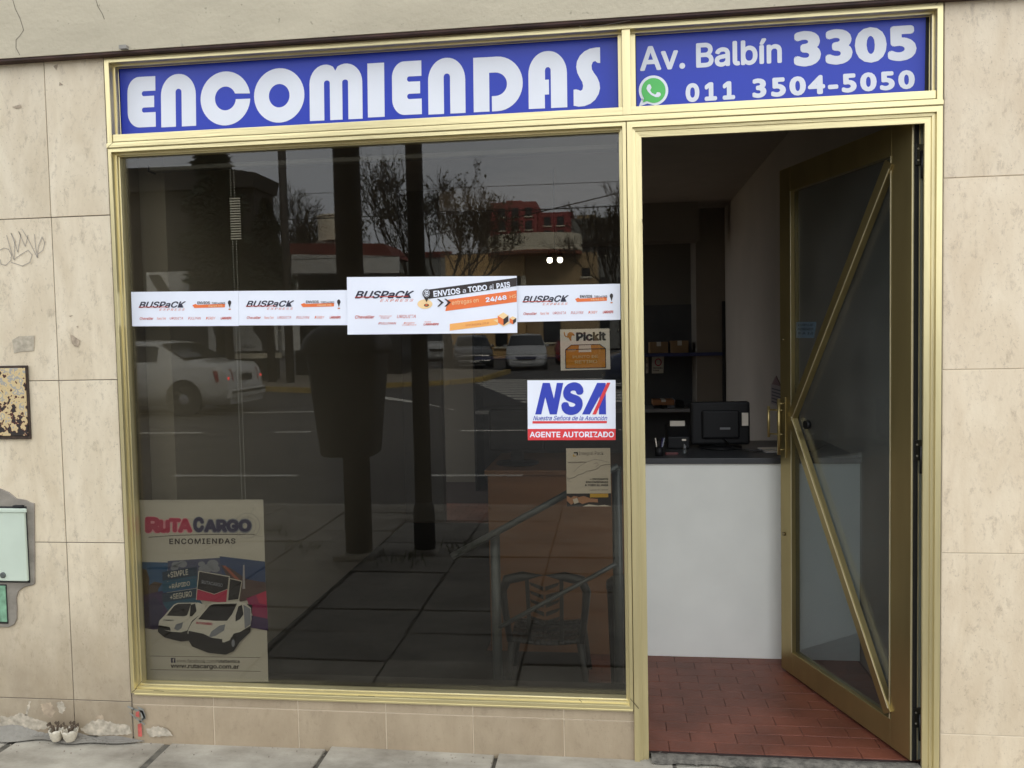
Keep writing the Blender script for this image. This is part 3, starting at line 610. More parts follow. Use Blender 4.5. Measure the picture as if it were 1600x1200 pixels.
ip = sheet('parcel_poster', C4((298,802),(574,800),(580,1165),(303,1165)), PAPIN, G_IN, 'cream Integral Pack poster with a coastline map below the NSA sticker', 'poster')
GREY = cmat('ink_grey', 120, 112, 104); YEL = cmat('ink_yellow', 225, 180, 60); SKIN = cmat('ink_skin', 190, 140, 105)
tx('Integral Pack', C4((378,823),(532,821),(532,848),(378,850)), GREY, ip, G_IN, .0)
polys([C4((346,826),(372,825),(372,846),(364,846),(364,834),(346,834))], INK, ip, G_IN, 1, 'emblem_corner'); poly(C4((341,840),(348,840),(348,848),(360,848),(360,853),(341,853)), YEL, ip, G_IN, 1, 'emblem_corner')
tx('ENVIOS EN ARGENTINA', C4((312,886),(424,885),(424,893),(312,894)), GREY, ip, G_IN, .02, res=2)
polys([[c4(*p) for p in q] for q in stroke([(305,985),(318,996),(330,988),(350,985),(372,968),(400,962),(425,945),(450,942),(480,935),(500,925),(512,912),(540,905),(574,902)], 2.4) + stroke([(345,950),(380,915),(430,885),(480,870),(530,880),(565,890)], 1.2) + stroke([(470,900),(490,890),(500,905),(485,915),(495,925)], 1.2) + stroke([(306,990),(312,1006),(330,1010)], 1.5)], INK, ip, G_IN, 1, 'map_line')
tx('+ ENVIAMOS', C4((447,988),(560,988),(560,1000),(447,1000)), INK, ip, G_IN, .03); tx('ENCOMIENDAS', C4((422,1007),(561,1007),(561,1019),(422,1019)), INK, ip, G_IN, .03); tx('A TODO EL PAIS', C4((415,1026),(561,1025),(561,1039),(415,1039)), INK, ip, G_IN, .03)
tx('Logística en 24 horas', C4((445,1058),(561,1057),(561,1067),(445,1068)), GREY, ip, G_IN, .01, res=2)
poly(C4((302,1085),(579,1083),(580,1165),(303,1165)), BROWN, ip, G_IN, 1, 'photo_strip')
poly(C4((303,1100),(330,1112),(345,1100),(372,1104),(350,1140),(330,1155),(303,1130)), SKIN, ip, G_IN, 2, 'hand_print'); poly(C4((372,1108),(410,1100),(450,1115),(495,1118),(498,1140),(440,1138),(400,1150),(368,1135)), SKIN, ip, G_IN, 2, 'hand_print')
poly(C4((340,1120),(368,1112),(378,1140),(350,1150)), PAPIN, ip, G_IN, 3, 'parcel_print'); poly(C4((400,1165),(440,1152),(500,1160),(540,1155),(580,1165)), PAPIN, ip, G_IN, 2, 'sleeve_print'); poly(C4((447,1085),(561,1084),(562,1108),(447,1109)), YEL, ip, G_IN, 4, 'yellow_label')

# --- big poster bottom left
def cr_(x, y): return (200 + x/4, 770 + y/4)
def CR(*l): return [cr_(x, y) for x, y in l]
G_P = onG(.018)
rc = sheet('cargo_poster', CR((68,45),(845,42),(877,1180),(100,1185)), PAPP, G_P, 'tall RUTA CARGO poster with two white vans inside the window corner', 'poster')
PINK = cmat('ink_pink', 190, 36, 80); IND = cmat('ink_indigo', 40, 34, 78); TEAL = cmat('ink_teal', 18, 84, 114); TEALD = cmat('ink_dark_teal', 16, 50, 76); PURP = cmat('ink_purple', 60, 32, 84); SKYB = cmat('ink_sky', 42, 88, 132); CLOUD = cmat('ink_cloud', 140, 144, 155); ROCK = cmat('ink_rock', 82, 64, 50); CITY = cmat('ink_city', 84, 62, 58); LAV = cmat('ink_lavender', 78, 82, 112); DARKV = cmat('ink_van_dark', 18, 15, 18); VANW = cmat('ink_van', 225, 222, 212); PALE = cmat('ink_halftone', 182, 178, 168); VIOL = cmat('ink_violet', 150, 36, 88)
polys([[cr_(*p) for p in q] for q in stroke(ell(745,205,78,78)+[(823,205)], 4) + stroke(ell(745,205,55,55)+[(800,205)], 3) + stroke([(640,345),(790,90)], 3) + stroke([(620,230),(840,275)], 3) + stroke([(745,130),(745,290)],2)], PALE, rc, G_P, 1, 'compass_print')
RK = [('R', 108,150,205,250,.07),('u',192,168,262,250,.07),('T',255,158,330,246,.07),('A',312,160,402,248,.07)]
for s, x0, y0, x1, y1, w_ in RK:
    tx(s, CR((x0-4,y0-4),(x1+4,y0-1),(x1+4,y1+4),(x0-4,y1+5)), cmat('ink_rose', 235, 150, 165), rc, G_P, w_+.03, layer=1); tx(s, CR((x0,y0),(x1,y0+2),(x1,y1),(x0,y1)), PINK, rc, G_P, w_-.02, layer=2)
tx('C', CR((404,148),(478,148),(478,250),(404,250)), CLOUD, rc, G_P, .08, layer=3); tx('C', CR((408,151),(474,151),(474,246),(408,246)), IND, rc, G_P, .05, layer=4)
tx('ARGO', CR((470,162),(776,160),(776,252),(470,252)), CLOUD, rc, G_P, .08, layer=3); tx('ARGO', CR((476,168),(770,166),(770,244),(476,246)), IND, rc, G_P, .05, layer=4)
polys([[cr_(*p) for p in q] for q in stroke([(130,278),(300,266),(500,260),(790,260)], 4)], BROWN, rc, G_P, 1, 'swoosh')
tx('ENCOMIENDAS', CR((258,286),(672,284),(672,318),(258,322)), BROWN, rc, G_P, .022, sp=1.15)
poly(CR((82,432),(250,436),(240,640),(92,650)), SKYB, rc, G_P, 1, 'seaside_photo')
poly(CR((85,470),(118,485),(135,540),(130,580),(165,555),(215,565),(190,600),(180,650),(92,650)), ROCK, rc, G_P, 2, 'rock_print')
poly(CR((248,426),(572,406),(640,560),(250,560)), LAV, rc, G_P, 1, 'cloud_photo')
for cx, cy, r_ in ((300,450,28),(340,445,30),(290,470,25),(460,445,22),(530,445,36),(500,470,34),(545,475,30),(460,475,20)): poly(CR(*ell(cx,cy,r_,r_*.75,n=14)), CLOUD, rc, G_P, 2, 'cloud_print')
poly(CR((572,396),(856,430),(863,640),(640,640),(590,520)), cmat('ink_dusk', 48, 70, 112), rc, G_P, 2, 'city_photo')
poly(CR((580,450),(640,470),(740,540),(860,560),(866,650),(700,680),(640,560)), CITY, rc, G_P, 3, 'town_print'); poly(CR((590,455),(610,455),(700,545),(680,550)), cmat('ink_brick', 160, 85, 65), rc, G_P, 4, 'street_print'); poly(CR((719,450),(728,450),(732,600),(716,600)), cmat('ink_obelisk', 170, 165, 170), rc, G_P, 4, 'obelisk_print')
poly(CR((92,640),(225,610),(330,700),(250,850),(160,855),(97,845)), PURP, rc, G_P, 3, 'purple_print'); poly(CR((95,690),(170,650),(230,720),(190,850),(97,845)), IND, rc, G_P, 4, 'indigo_print')
poly(CR((740,660),(864,612),(873,790),(780,770)), VIOL, rc, G_P, 4, 'pink_print'); poly(CR((760,765),(873,785),(876,862),(700,830)), PURP, rc, G_P, 4, 'purple_print'); poly(CR((800,640),(864,612),(868,700),(820,690)), PINK, rc, G_P, 5, 'pink_print')
for k_, (s, y0) in enumerate((('+SIMPLE',462), ('+RÁPIDO',530), ('+SEGURO',598))):
    poly(CR((214,y0+32),(430,y0),(432,y0+56),(216,y0+88)), (TEALD, TEAL, TEALD)[k_], rc, G_P, 5, 'ribbon'); poly(CR((216,y0+88),(432,y0+56),(432,y0+64),(222,y0+96)), TEAL if k_ != 1 else SKYB, rc, G_P, 4, 'ribbon_edge')
    tx(s, CR((246+8*k_,y0+36),(374+12*k_,y0+14),(376+12*k_,y0+50),(248+8*k_,y0+72)), PAPP, rc, G_P, .015, layer=6)
poly(CR((218,690),(440,655),(470,700),(250,740)), TEAL, rc, G_P, 4, 'ribbon_edge')
poly(CR((440,486),(636,521),(619,690),(424,668)), PAPP, rc, G_P, 6, 'card_border'); poly(CR((446,493),(630,526),(622,600),(540,632),(434,600)), DARKV, rc, G_P, 7, 'card_print'); poly(CR((434,603),(540,636),(621,604),(613,690),(428,668)), PINK, rc, G_P, 7, 'card_print')
tx('RUTACARGO', CR((462,545),(592,568),(590,590),(460,567)), CLOUD, rc, G_P, .02, layer=8, res=2)
poly(CR((634,532),(714,550),(692,690),(618,680)), PAPP, rc, G_P, 5, 'card_border'); poly(CR((638,538),(709,555),(689,665),(626,672)), DARKV, rc, G_P, 6, 'card_print')
# vans
poly(CR((190,830),(186,870),(230,905),(330,930),(380,925),(400,960),(500,1000),(610,1012),(660,990),(700,930),(765,870),(775,700),(700,690),(480,760)), DARKV, rc, G_P, 8, 'van_shadow')
poly(CR((190,830),(195,800),(225,770),(285,700),(310,688),(440,686),(480,700),(485,730),(400,800),(370,860),(330,872),(270,868),(215,855)), VANW, rc, G_P, 9, 'van_print')
poly(CR((240,768),(290,705),(312,694),(395,692),(370,765),(350,772)), DARKV, rc, G_P, 10, 'van_windscreen'); poly(CR((392,700),(420,692),(428,740),(400,772),(385,772)), DARKV, rc, G_P, 10, 'van_window'); poly(CR((192,828),(210,830),(262,840),(268,862),(215,856),(192,842)), DARKV, rc, G_P, 10, 'van_grille'); poly(CR((288,850),(300,822),(345,808),(335,845),(310,862)), CLOUD, rc, G_P, 10, 'van_headlamp')
poly(CR((372,880),(376,855),(400,810),(440,770),(500,700),(530,686),(690,678),(735,690),(768,720),(772,790),(765,830),(700,870),(660,880),(640,920),(600,935),(500,918),(420,885)), VANW, rc, G_P, 11, 'van_print')
poly(CR((438,790),(510,705),(535,696),(682,692),(650,760),(618,800),(540,800)), DARKV, rc, G_P, 12, 'van_windscreen'); poly(CR((672,770),(690,710),(712,700),(722,760),(700,790),(672,805)), DARKV, rc, G_P, 12, 'van_window'); poly(CR((505,905),(520,868),(570,830),(608,822),(600,860),(545,895)), CLOUD, rc, G_P, 12, 'van_headlamp'); poly(CR((378,862),(470,880),(520,905),(590,915),(588,950),(520,945),(420,915),(378,885)), DARKV, rc, G_P, 12, 'van_bumper'); poly(CR(*ell(655,940,20,42)), DARKV, rc, G_P, 13, 'van_wheel'); poly(CR(*ell(657,940,10,24)), CLOUD, rc, G_P, 14, 'van_rim'); poly(CR((722,700),(765,725),(768,820),(730,850)), CLOUD, rc, G_P, 12, 'van_side')
tx('RUTACARGO', CR((428,805),(528,812),(526,828),(426,820)), PINK, rc, G_P, .03, layer=13, res=2); tx('CARGO', CR((222,790),(285,793),(284,803),(221,800)), DARKV, rc, G_P, .02, layer=11, res=2)
polys([[cr_(*p) for p in q] for q in stroke([(138,1020),(825,1030)], 2.5) + stroke([(140,1105),(828,1116)], 2.5)], BROWN, rc, G_P, 1, 'rule_line')
poly(CR((268,1032),(296,1032),(297,1062),(269,1062)), IND, rc, G_P, 1, 'social_emblem'); tx('f', CR((278,1036),(290,1036),(290,1061),(278,1061)), PAPP, rc, G_P, .03, layer=2)
tx('www.facebook.com/', CR((303,1038),(551,1041),(551,1067),(303,1064)), BROWN, rc, G_P, .0); tx('rutatlantica', CR((553,1041),(698,1043),(698,1064),(553,1062)), BROWN, rc, G_P, .02)
tx('www.rutacargo.com.ar', CR((267,1070),(695,1075),(695,1108),(267,1101)), BROWN, rc, G_P, .03)

# ================================================================== THE DOOR LEAF (open inwards)
H = Vector((-.07, .055, 0)); dd = Vector((-.25, .745, 0)).normalized(); nn = Vector((dd.y, -dd.x, 0))   # nn points away from the camera side
LF = .797
door = thing('door', (H.x, H.y, .03), 'glazed gold aluminium door with K-shaped braces standing open inwards', 'door')
def lp(s, z, t=0): return H + dd * s + nn * t + Vector((0, 0, z))
def lbox(name, s0, s1, z0, z1, t0, t1, m, parent=door, bevel=.0015):
    b = MB(); b.v = [tuple(lp(s, z, t)) for t in (t0, t1) for s, z in ((s0,z0),(s1,z0),(s1,z1),(s0,z1))]
    for f in ((0,1,2,3),(7,6,5,4),(0,4,5,1),(1,5,6,2),(2,6,7,3),(3,7,4,0)): b.f.append(f); b.sm.append(False)
    return b.build(name, m, parent, bevel=bevel)
PALEG = mat('pale_gold_edge', (.66, .58, .36), .35, .6)
lbox('stile', 0, .098, .012, 2.082, 0, .038, DOORGOLD); fs = lbox('stile', .716, LF, .012, 2.082, 0, .038, DOORGOLD)
lbox('top_rail', .0985, .7155, 1.985, 2.082, .0005, .0375, DOORGOLD); lbox('bottom_rail', .0985, .7155, .012, .105, .0005, .0375, DOORGOLD)
lbox('glass', .1, .714, .107, 1.983, .018, .023, DOORGLASS, bevel=0)
lbox('edge_strip', -.003, -.0005, .012, 2.082, 0, .006, PALEG); lbox('edge_channel', -.002, -.0004, .012, 2.082, .007, .0235, BLACKM); lbox('edge_strip', -.0035, -.0004, .012, 2.082, .0240, .0265, PALEG, bevel=.0005); lbox('edge_channel', -.002, -.0004, .012, 2.082, .0268, .0378, mat('infill_grey', (.20,.22,.19), .3))
lbox('glazing_bead', .0985, .1035, .106, 1.984, -.0022, .0, PALEG, bevel=.0005); lbox('glazing_bead', .711, .7157, .106, 1.984, -.0022, .0, PALEG, bevel=.0005)
def brace(a, b_, wd, m, t0, t1, name='brace', parent=door):
    (s0, z0), (s1, z1) = a, b_; l = math.hypot(s1-s0, z1-z0); px, pz = -(z1-z0)/l*wd/2, (s1-s0)/l*wd/2
    pts = [lp(s0+px, z0+pz, t0), lp(s1+px, z1+pz, t0), lp(s1-px, z1-pz, t0), lp(s0-px, z0-pz, t0)]
    return MB().prism(pts, nn * (t1 - t0)).build(name, m, parent, bevel=.001)
brace((.712, 1.075), (.104, 1.965), .040, DOORGOLD, -.008, .014); brace((.712, 1.075), (.104, .125), .040, DOORGOLD, -.008, .014)
brace((.700, 1.065), (.098, 1.943), .005, PALEG, -.010, -.008, 'brace_edge'); brace((.700, 1.080), (.098, .143), .005, PALEG, -.010, -.008, 'brace_edge')
hd = lbox('handle_plate', .750, .770, .905, 1.155, -.005, .0, DOORGOLD, fs)
b = MB(); b.tube([lp(.83, 1.115, -.035), lp(.83, .985, -.035)], .006, 8); b.tube([lp(.775, 1.10, -.004), lp(.83, 1.10, -.035)], .004, 6); b.tube([lp(.775, 1.0, -.004), lp(.83, 1.0, -.035)], .004, 6); b.build('pull_handle', DOORGOLD, fs)
b = MB(); b.tube([lp(.757, 1.15, -.03), lp(.757, .92, -.03)], .007, 8); b.tube([lp(.757, 1.13, 0), lp(.757, 1.13, -.03)], .004, 6); b.tube([lp(.757, .94, 0), lp(.757, .94, -.03)], .004, 6); b.build('pull_handle', DOORGOLD, fs)
for s, z, r_ in ((.770, .586, .008), (.771, 1.391, .005)):
    MB().tube([lp(s, z, 0), lp(s, z, -.006)], r_, 12).build('screw_cap', mat('dull_brass', (.25, .2, .1), .4, .8), door)
MB().tube([lp(.612, 1.055, .0), lp(.612, 1.055, .017)], .017, 18).build('lock_knob', BLACK, door)
HB = mat('hinge_black', (.02, .02, .02), .3, .5, var=.4, scale=200)
for z in (1.965, 1.03, .155):
    hh = lbox('hinge', -.0075, -.0036, z-.033, z+.033, .0085, .0355, HB, door, .001)
    MB().tube([lp(-.009, z-.075, .031), lp(-.009, z+.012, .031)], .0052, 10).build('hinge_pin', HB, hh)
    for k_ in (-.018, .018): MB().tube([lp(-.0070, z+k_, .016), lp(-.0092, z+k_, .016)], .0032, 8).build('screw', mat('screw_steel', (.35,.34,.32), .3, .8), hh)
box('jamb_rebate', (-.050, .058, .01), (-.0485, .13, 2.05), BLACKM, front)
st = sheet('door_notice', [(1243,503),(1276,503),(1272,528),(1244,528)], cmat('notice_blue', 150, 175, 200), (H + nn*.026 + Vector((0,0,1)), nn), 'small pale notice with three text lines stuck on the open door glass', 'notice')
pln = (H + nn*.0255 + Vector((0,0,1)), nn)
for t_, y in (('EMPUJE', 506), ('HORARIO', 512.5), ('9 A 18', 519)):
    tx(t_, [(1247,y),(1271,y),(1270,y+3.6),(1247,y+3.6)], NAVY, st, pln, .01, layer=0, res=2)

# ================================================================== INTERIOR
FLB = mat('floor_clay', (.16, .075, .052), .55)
flo = box('floor', (-3.6, .07, -.14), (.03, 5.6, -.003), mat('brick_joint', (.03, .017, .014), .9), kind='structure')
BR = mat('red_floor_brick', (.165, .052, .030), .45, var=.30, scale=5, rnd=.07, bump=.2, bscale=70)
nb = 0; meshes = {}
for r_ in range(13):
    y0 = .082 + r_*.0715; xo = -.84 + (.079 if r_ % 2 else 0)
    for k_ in range(-5, 7):
        x0 = xo + (k_-0)*.158; x1 = x0 + .158
        x1c = min(x1, .02)
        if x0 > .0: continue
        g = .0008; dz = random.uniform(-.0006, .0006)
        o = box('brick', (x0+g, y0+g, -.011), (x1c-g, y0+.0715-g, .0+dz), BR, flo, bevel=.0015); nb += 1
fm = MB()
for r_ in range(60):
    y0 = .082 + r_*.0715
    for k_ in range(-18, 6):
        x0 = -.84 + (.079 if r_ % 2 else 0) + k_*.158
        if r_ < 13 and k_ >= -5: continue
        g = .0013; x1 = min(x0+.158, .02)
        if x0 > 0: continue
        fm.face([(x0+g, y0+g, 0), (x1-g, y0+g, 0), (x1-g, y0+.0715-g, 0), (x0+g, y0+.0715-g, 0)])
fm.build('brick_field', BR, flo, kind='stuff')
cp = MB(); cp.prism([(-2.645,.205,.001),(-1.13,.205,.001),(-1.13,.925,.001),(-1.60,.925,.001),(-1.60,3.55,.001),(-2.645,3.55,.001)], (0,0,.007))
tag(cp.build('floor_carpet', mat('carpet_dark', (.020, .018, .016), .95, var=.2, scale=30)), 'dark rubber carpet on the shop floor behind the window', 'carpet')
# worn cement threshold
b = MB(); n_ = 90; rr = random.Random(5); ny = 7
grd = [[None]*(ny+1) for _ in range(n_+1)]
for k_ in range(n_+1):
    x = -.905 + k_*.855/n_
    for j in range(ny+1):
        q = j/ny; y = -.012 + .093*q + (.004*math.sin(x*23)+.003*math.sin(x*61+1) if j in (0,) else 0)
        grd[k_][j] = (x, y, -.004 + .017*math.sin(math.pi*min(1, q*1.15+.08))**.6 + rr.uniform(-.0012, .0012))
for k_ in range(n_):
    for j in range(ny): b.face([grd[k_][j], grd[k_+1][j], grd[k_+1][j+1], grd[k_][j+1]], True)
b.face([(-.905,-.012,-.03),(-.05,-.012,-.03),(-.05,-.012,-.002),(-.905,-.012,-.002)])
b.build('threshold', mat('threshold_cement', (.15,.135,.11), .95, var=.45, scale=40, bump=.6, bscale=120), kind='structure')
box('ceiling', (-3.6, .07, 2.6), (.05, 5.6, 2.7), CEIL, kind='structure')
box('wall', (.032, .195, -.1), (.12, 5.6, 2.6), mat('side_wall_paint', (.42, .375, .32), .8, var=.06, scale=2), kind='structure')
box('wall', (-3.6, 5.5, -.1), (.03, 5.6, 2.6), WALLIN2, kind='structure')
box('wall', (-2.95, .20, -.1), (-2.65, 3.6, 2.6), mat('party_wall_paint', (.36, .33, .27), .85, var=.07, scale=2), kind='structure')
box('wall', (-3.6, 3.6, -.1), (-2.34, 3.7, 2.6), WALLIN, kind='structure')
box('lintel', (-2.9, .068, 2.112), (.12, .19, 2.6), WALLIN2, kind='structure')
box('beam', (-3.5, 4.6, 2.27), (-.24, 4.85, 2.6), WALLIN, kind='structure')
box('pilaster', (-.23, 5.0, 0), (.03, 5.49, 2.6), WALLIN, kind='structure')
# counter
WC = mat('counter_white', (.90, .90, .83), .5, var=.035, scale=5, bump=.05, bscale=8); DKT = mat('countertop_dark', (.05, .052, .055), .3)
ct = thing('reception_counter', (-.45, 1.2, 0), 'white painted reception counter with a dark top inside the doorway', 'counter')
box('front_panel', (-.955, .928, .001), (.028, .95, .858), WC, ct, bevel=.001); box('countertop', (-.96, .915, .8595), (.03, 1.55, .884), DKT, ct, bevel=.002)
box('side_panel', (-.955, .951, .001), (-.935, 1.5, .858), WC, ct); box('shelf', (-.93, .955, .4), (.02, 1.45, .42), WC, ct)
WD = mat('veneer_brown', (.17, .078, .03), .45, var=.12, scale=8, stretch=(.3, 1, 3))
dk = thing('wooden_desk', (-1.27, 1.2, 0), 'brown wood veneer desk behind the big window, beside the white counter', 'desk')
box('front_panel', (-1.577, .93, .001), (-.962, .95, .808), WD, dk, bevel=.001); box('desk_top', (-1.59, .92, .809), (-.962, 1.5, .832), mat('desk_edge', (.16, .08, .04), .4), dk, bevel=.002)
box('side_panel', (-1.577, .951, .001), (-1.555, 1.48, .808), WD, dk)
# monitors
def monitor(x0, x1, z0, z1, y, base, label, back=False):
    t = thing('monitor', ((x0+x1)/2, y, base), label, 'monitor')
    box('housing', (x0, y, z0), (x1, y+.03, z1), BLACK, t, bevel=.012)
    if back: box('rear_bulge', (x0+.05, y-.02, z0+.03), (x1-.05, y, z1-.04), BLACK, t, bevel=.01)
    xm = (x0+x1)/2; box('neck', (xm-.03, y+.005, base+.012), (xm+.03, y+.028, z0), BLACK, t)
    MB().lathe([(.0,0),(.10,.0),(.10,.008),(.03,.014)], (xm, y+.02, base), 24).build('foot', BLACK, t)
    return t
mw = monitor(-1.594, -1.33, .895, 1.09, 1.1, .833, 'black monitor standing on the brown desk behind the window')
m2 = monitor(-.647, -.373, .90, 1.105, 1.25, .885, 'black monitor seen from behind on the white reception counter', True)
a = P(1159, 645, onY(1.228)); c_ = P(1169, 665, onY(1.228)); box('label_sticker', (a.x, 1.222, c_.z), (c_.x, 1.2295, a.z), PAPIN, m2)
a = P(1125, 668, onY(1.228)); c_ = P(1141, 671, onY(1.228)); box('emblem', (a.x, 1.224, c_.z), (c_.x, 1.2295, a.z), cmat('emblem_silver', 120, 120, 122), m2)
# little items on the counter
def lathe_thing(name, prof, loc, m, label, cat): t = thing(name, loc, label, cat); MB().lathe(prof, loc, 16).build('body', m, t); return t
hb = lathe_thing('pump_bottle', [(.014,0),(.014,.045),(.006,.055),(.004,.07)], P(1070, 713, onY(1.0)), CLEAR, 'small clear hand-gel pump bottle on the counter', 'bottle')
l_ = wl(hb); box('pump', (l_.x-.012, l_.y-.004, l_.z+.07), (l_.x+.006, l_.y+.004, l_.z+.077), PAPIN, hb)
pc = lathe_thing('pen_cup', [(.018,0),(.018,.045),(.016,.045)], P(1030, 714, onY(1.0)), BLACK, 'dark pen cup holding pens at the left end of the counter', 'pen cup')
l_ = wl(pc)
for k_, (dx, m_) in enumerate(((-.008, PAPIN), (.0, INK), (.008, IND), (.012, CLOUD))): MB().tube([(l_.x+dx*.5, l_.y, l_.z+.01), (l_.x+dx*2, l_.y+.004, l_.z+.085)], .003, 6).build('pen', m_, pc)
bx_ = thing('stapler', P(1050, 714, onY(1.05)), 'dark red stapler lying on the white counter between pens and bottle', 'stapler'); l_ = wl(bx_)
box('base', (l_.x-.03, l_.y-.01, l_.z), (l_.x+.03, l_.y+.01, l_.z+.006), BLACK, bx_, bevel=.002); box('arm', (l_.x-.03, l_.y-.008, l_.z+.008), (l_.x+.028, l_.y+.008, l_.z+.022), mat('dark_red', (.12, .02, .018), .4), bx_, bevel=.004)
cab = thing('monitor_cable', (-.40, 1.2, .886), 'black cable trailing from the monitor across the dark countertop', 'cable')
MB().tube([(-.50,1.26,.93),(-.46,1.2,.892),(-.38,1.12,.889),(-.30,1.14,.889),(-.22,1.05,.889),(-.12,1.1,.889),(-.02,1.3,.889)], .0035, 6).build('cord', INK, cab)
pr = thing('receipt_printer', (-.71, 1.3, .885), 'black receipt printer with a sloping top left of the counter monitor', 'printer')
MB().prism([(-.755,1.24,.886),(-.755,1.42,.886),(-.755,1.42,.985),(-.755,1.30,.985),(-.755,1.24,.94)], (.10,0,0)).build('casing', BLACK, pr, bevel=.004); box('paper_slip', (-.74,1.305,.9855), (-.67,1.32,1.01), PAPIN, pr)
pp_ = thing('paper_pile', (-.27, 1.15, .885), 'loose pile of papers lying on the counter behind the door handle', 'papers')
for k_ in range(4): MB().prism([(-.34+k_*.006,1.06+k_*.01,.886+k_*.0012),(-.18+k_*.004,1.08,.886+k_*.0012),(-.19,1.24+k_*.006,.886+k_*.0012),(-.345,1.22,.886+k_*.0012)], (0,0,.001)).build('sheet', PAPIN if k_ % 2 else CLOUD, pp_)
fb = thing('file_box', (-.45, 5.1, .77), 'dark file trays with papers standing on the lower shelf', 'file tray')
for k_, (xx, m_) in enumerate(((-.62, BLACK), (-.50, CLOUD), (-.42, BLACK))): box('tray', (xx, 5.05, .771), (xx+.075, 5.3, .83+.02*(k_ % 2)), m_, fb, bevel=.003)
# shelf unit at the back
SB = mat('shelf_blue', (.03, .04, .13), .5); SG = mat('shelf_grey', (.075, .078, .082), .6)
su = thing('shelf_unit', (-.9, 5.2, 0), 'dark grey shelf unit with a blue-edged shelf against the back wall', 'shelf')
box('back_board', (-2.3, 5.45, 0), (.0, 5.47, 1.75), SG, su); box('shelf', (-2.3, 4.98, 1.255), (.02, 5.44, 1.285), SB, su); box('shelf', (-2.3, 4.95, .74), (-.30, 5.44, .77), mat('shelf_edge', (.25, .25, .25), .5), su)
box('upright', (.0, 4.98, 0), (.028, 5.47, 1.75), BLACKM, su); box('upright', (-2.32, 4.98, 0), (-2.3005, 5.47, 1.75), BLACKM, su)
CARD = mat('cardboard', (.28, .18, .09), .8)
def carton(u0, v0, u1, v1, y, m, label, d=.25):
    a = P(u0, v0, onY(y)); c = P(u1, v1, onY(y)); base = c.z
    t = thing('carton', ((a.x+c.x)/2, y, base), label, 'box'); h_ = a.z - base
    box('body', (a.x, y, base), (c.x, y+d, base+h_*.97), m, t, bevel=.004)
    box('tape', ((a.x+c.x)/2-.02, y-.001, base+h_*.60), ((a.x+c.x)/2+.02, y+d*.99, base+h_*.975), PAPP, t)
carton(1015, 534, 1044, 551.5, 5.1, CARD, 'reddish brown cardboard carton lying on the blue shelf'); carton(1048, 532, 1076, 551.5, 5.08, CARD, 'lighter cardboard carton on the blue shelf beside the reddish one')
bg_ = thing('parcel_bag', P(1110, 551, onY(5.1)), 'crumpled white plastic parcel bag at the right end of the blue shelf', 'bag'); l_ = wl(bg_)
b = MB(); rr = random.Random(2); g_ = [[(l_.x-.13+.26*i/8, l_.y+.2*j/4, l_.z+(.012 if i in (0,8) or j in (0,4) else .055+rr.uniform(-.02,.03))) for j in range(5)] for i in range(9)]
for i in range(8):
    for j in range(4): b.face([g_[i][j], g_[i+1][j], g_[i+1][j+1], g_[i][j+1]], True)
b.box((l_.x-.128, l_.y, l_.z), (l_.x+.128, l_.y+.2, l_.z+.012)); b.build('sack', PAPP, bg_)
carton(1020, 625, 1054, 633, 5.0, mat('folder_orange', (.30, .13, .05), .6), 'flat orange folder box on the lower shelf')
for u0, lb in ((1009, 'white printed notice hanging under the blue shelf by the door edge'), (1018.5, 'white notice with a red ring under the blue shelf')):
    plS = onY(5.2); t = sheet('shelf_notice', [(u0,557.5),(u0+(4 if u0 < 1015 else 19),557),(u0+(4 if u0 < 1015 else 18),583),(u0,583.5)], PAPP, plS, lb, 'notice')
    if u0 > 1015:
        polys(stroke(ell(u0+10,566,4.6,5.2,n=20)+[(u0+14.6,566)], 1.6), PINK, t, plS, 2, 'ring_print'); tx('PROHIBIDO\nFUMAR', [(u0+2,574),(u0+17,574),(u0+17,580),(u0+2,580)], INK, t, plS, .02, layer=2, res=2)
    else: tx('A\nY', [(u0+.5,562),(u0+3,562),(u0+3,579),(u0+.5,579)], INK, t, plS, .02, layer=2, res=2)
# calendar on right wall
cal = thing('wall_calendar', (.03, 2.7, .97), 'small hanging calendar on the right interior wall past the door handle', 'calendar')
box('page', (.026, 2.52, .97), (.0315, 2.86, 1.10), cmat('cal_grey', 150, 140, 140), cal); MB().prism([(.027, 2.55, 1.1005), (.027, 2.83, 1.1005), (.027, 2.69, 1.16)], (.004, 0, 0)).build('hanger', cmat('cal_red', 120, 90, 90), cal)
for k_ in range(5): box('date_row', (.0245, 2.55, .985+k_*.021), (.026, 2.82, .993+k_*.021), NAVY, cal)
# twin lamps hanging in the shop
LAMP = mat('lamp_lit', (.9, .9, .85), .5, emit=(1, .98, .86, 9)); tl = thing('twin_spotlight', (-1.39, 3, 2.6), 'lit twin spotlight hanging from the shop ceiling', 'lamp')
b = MB(); b.tube([(-1.393, 3, 2.6), (-1.393, 3, 2.03)], .004, 6); b.tube([(-1.43, 3, 2.03), (-1.355, 3, 2.03)], .006, 6); b.build('bracket', BLACK, tl)
for x in (-1.428, -1.357):
    hdp = MB(); hdp.lathe([(.012,.05),(.018,.02),(.026,0),(.0265,-.002)], (x, 3, 1.99), 16).build('lamp_head', BLACK, tl)
    MB().lathe([(.004,-.022),(.014,-.018),(.0185,-.008),(.0185,.004),(.014,.012)], (x, 3, 1.974), 16).build('bulb', LAMP, tl)
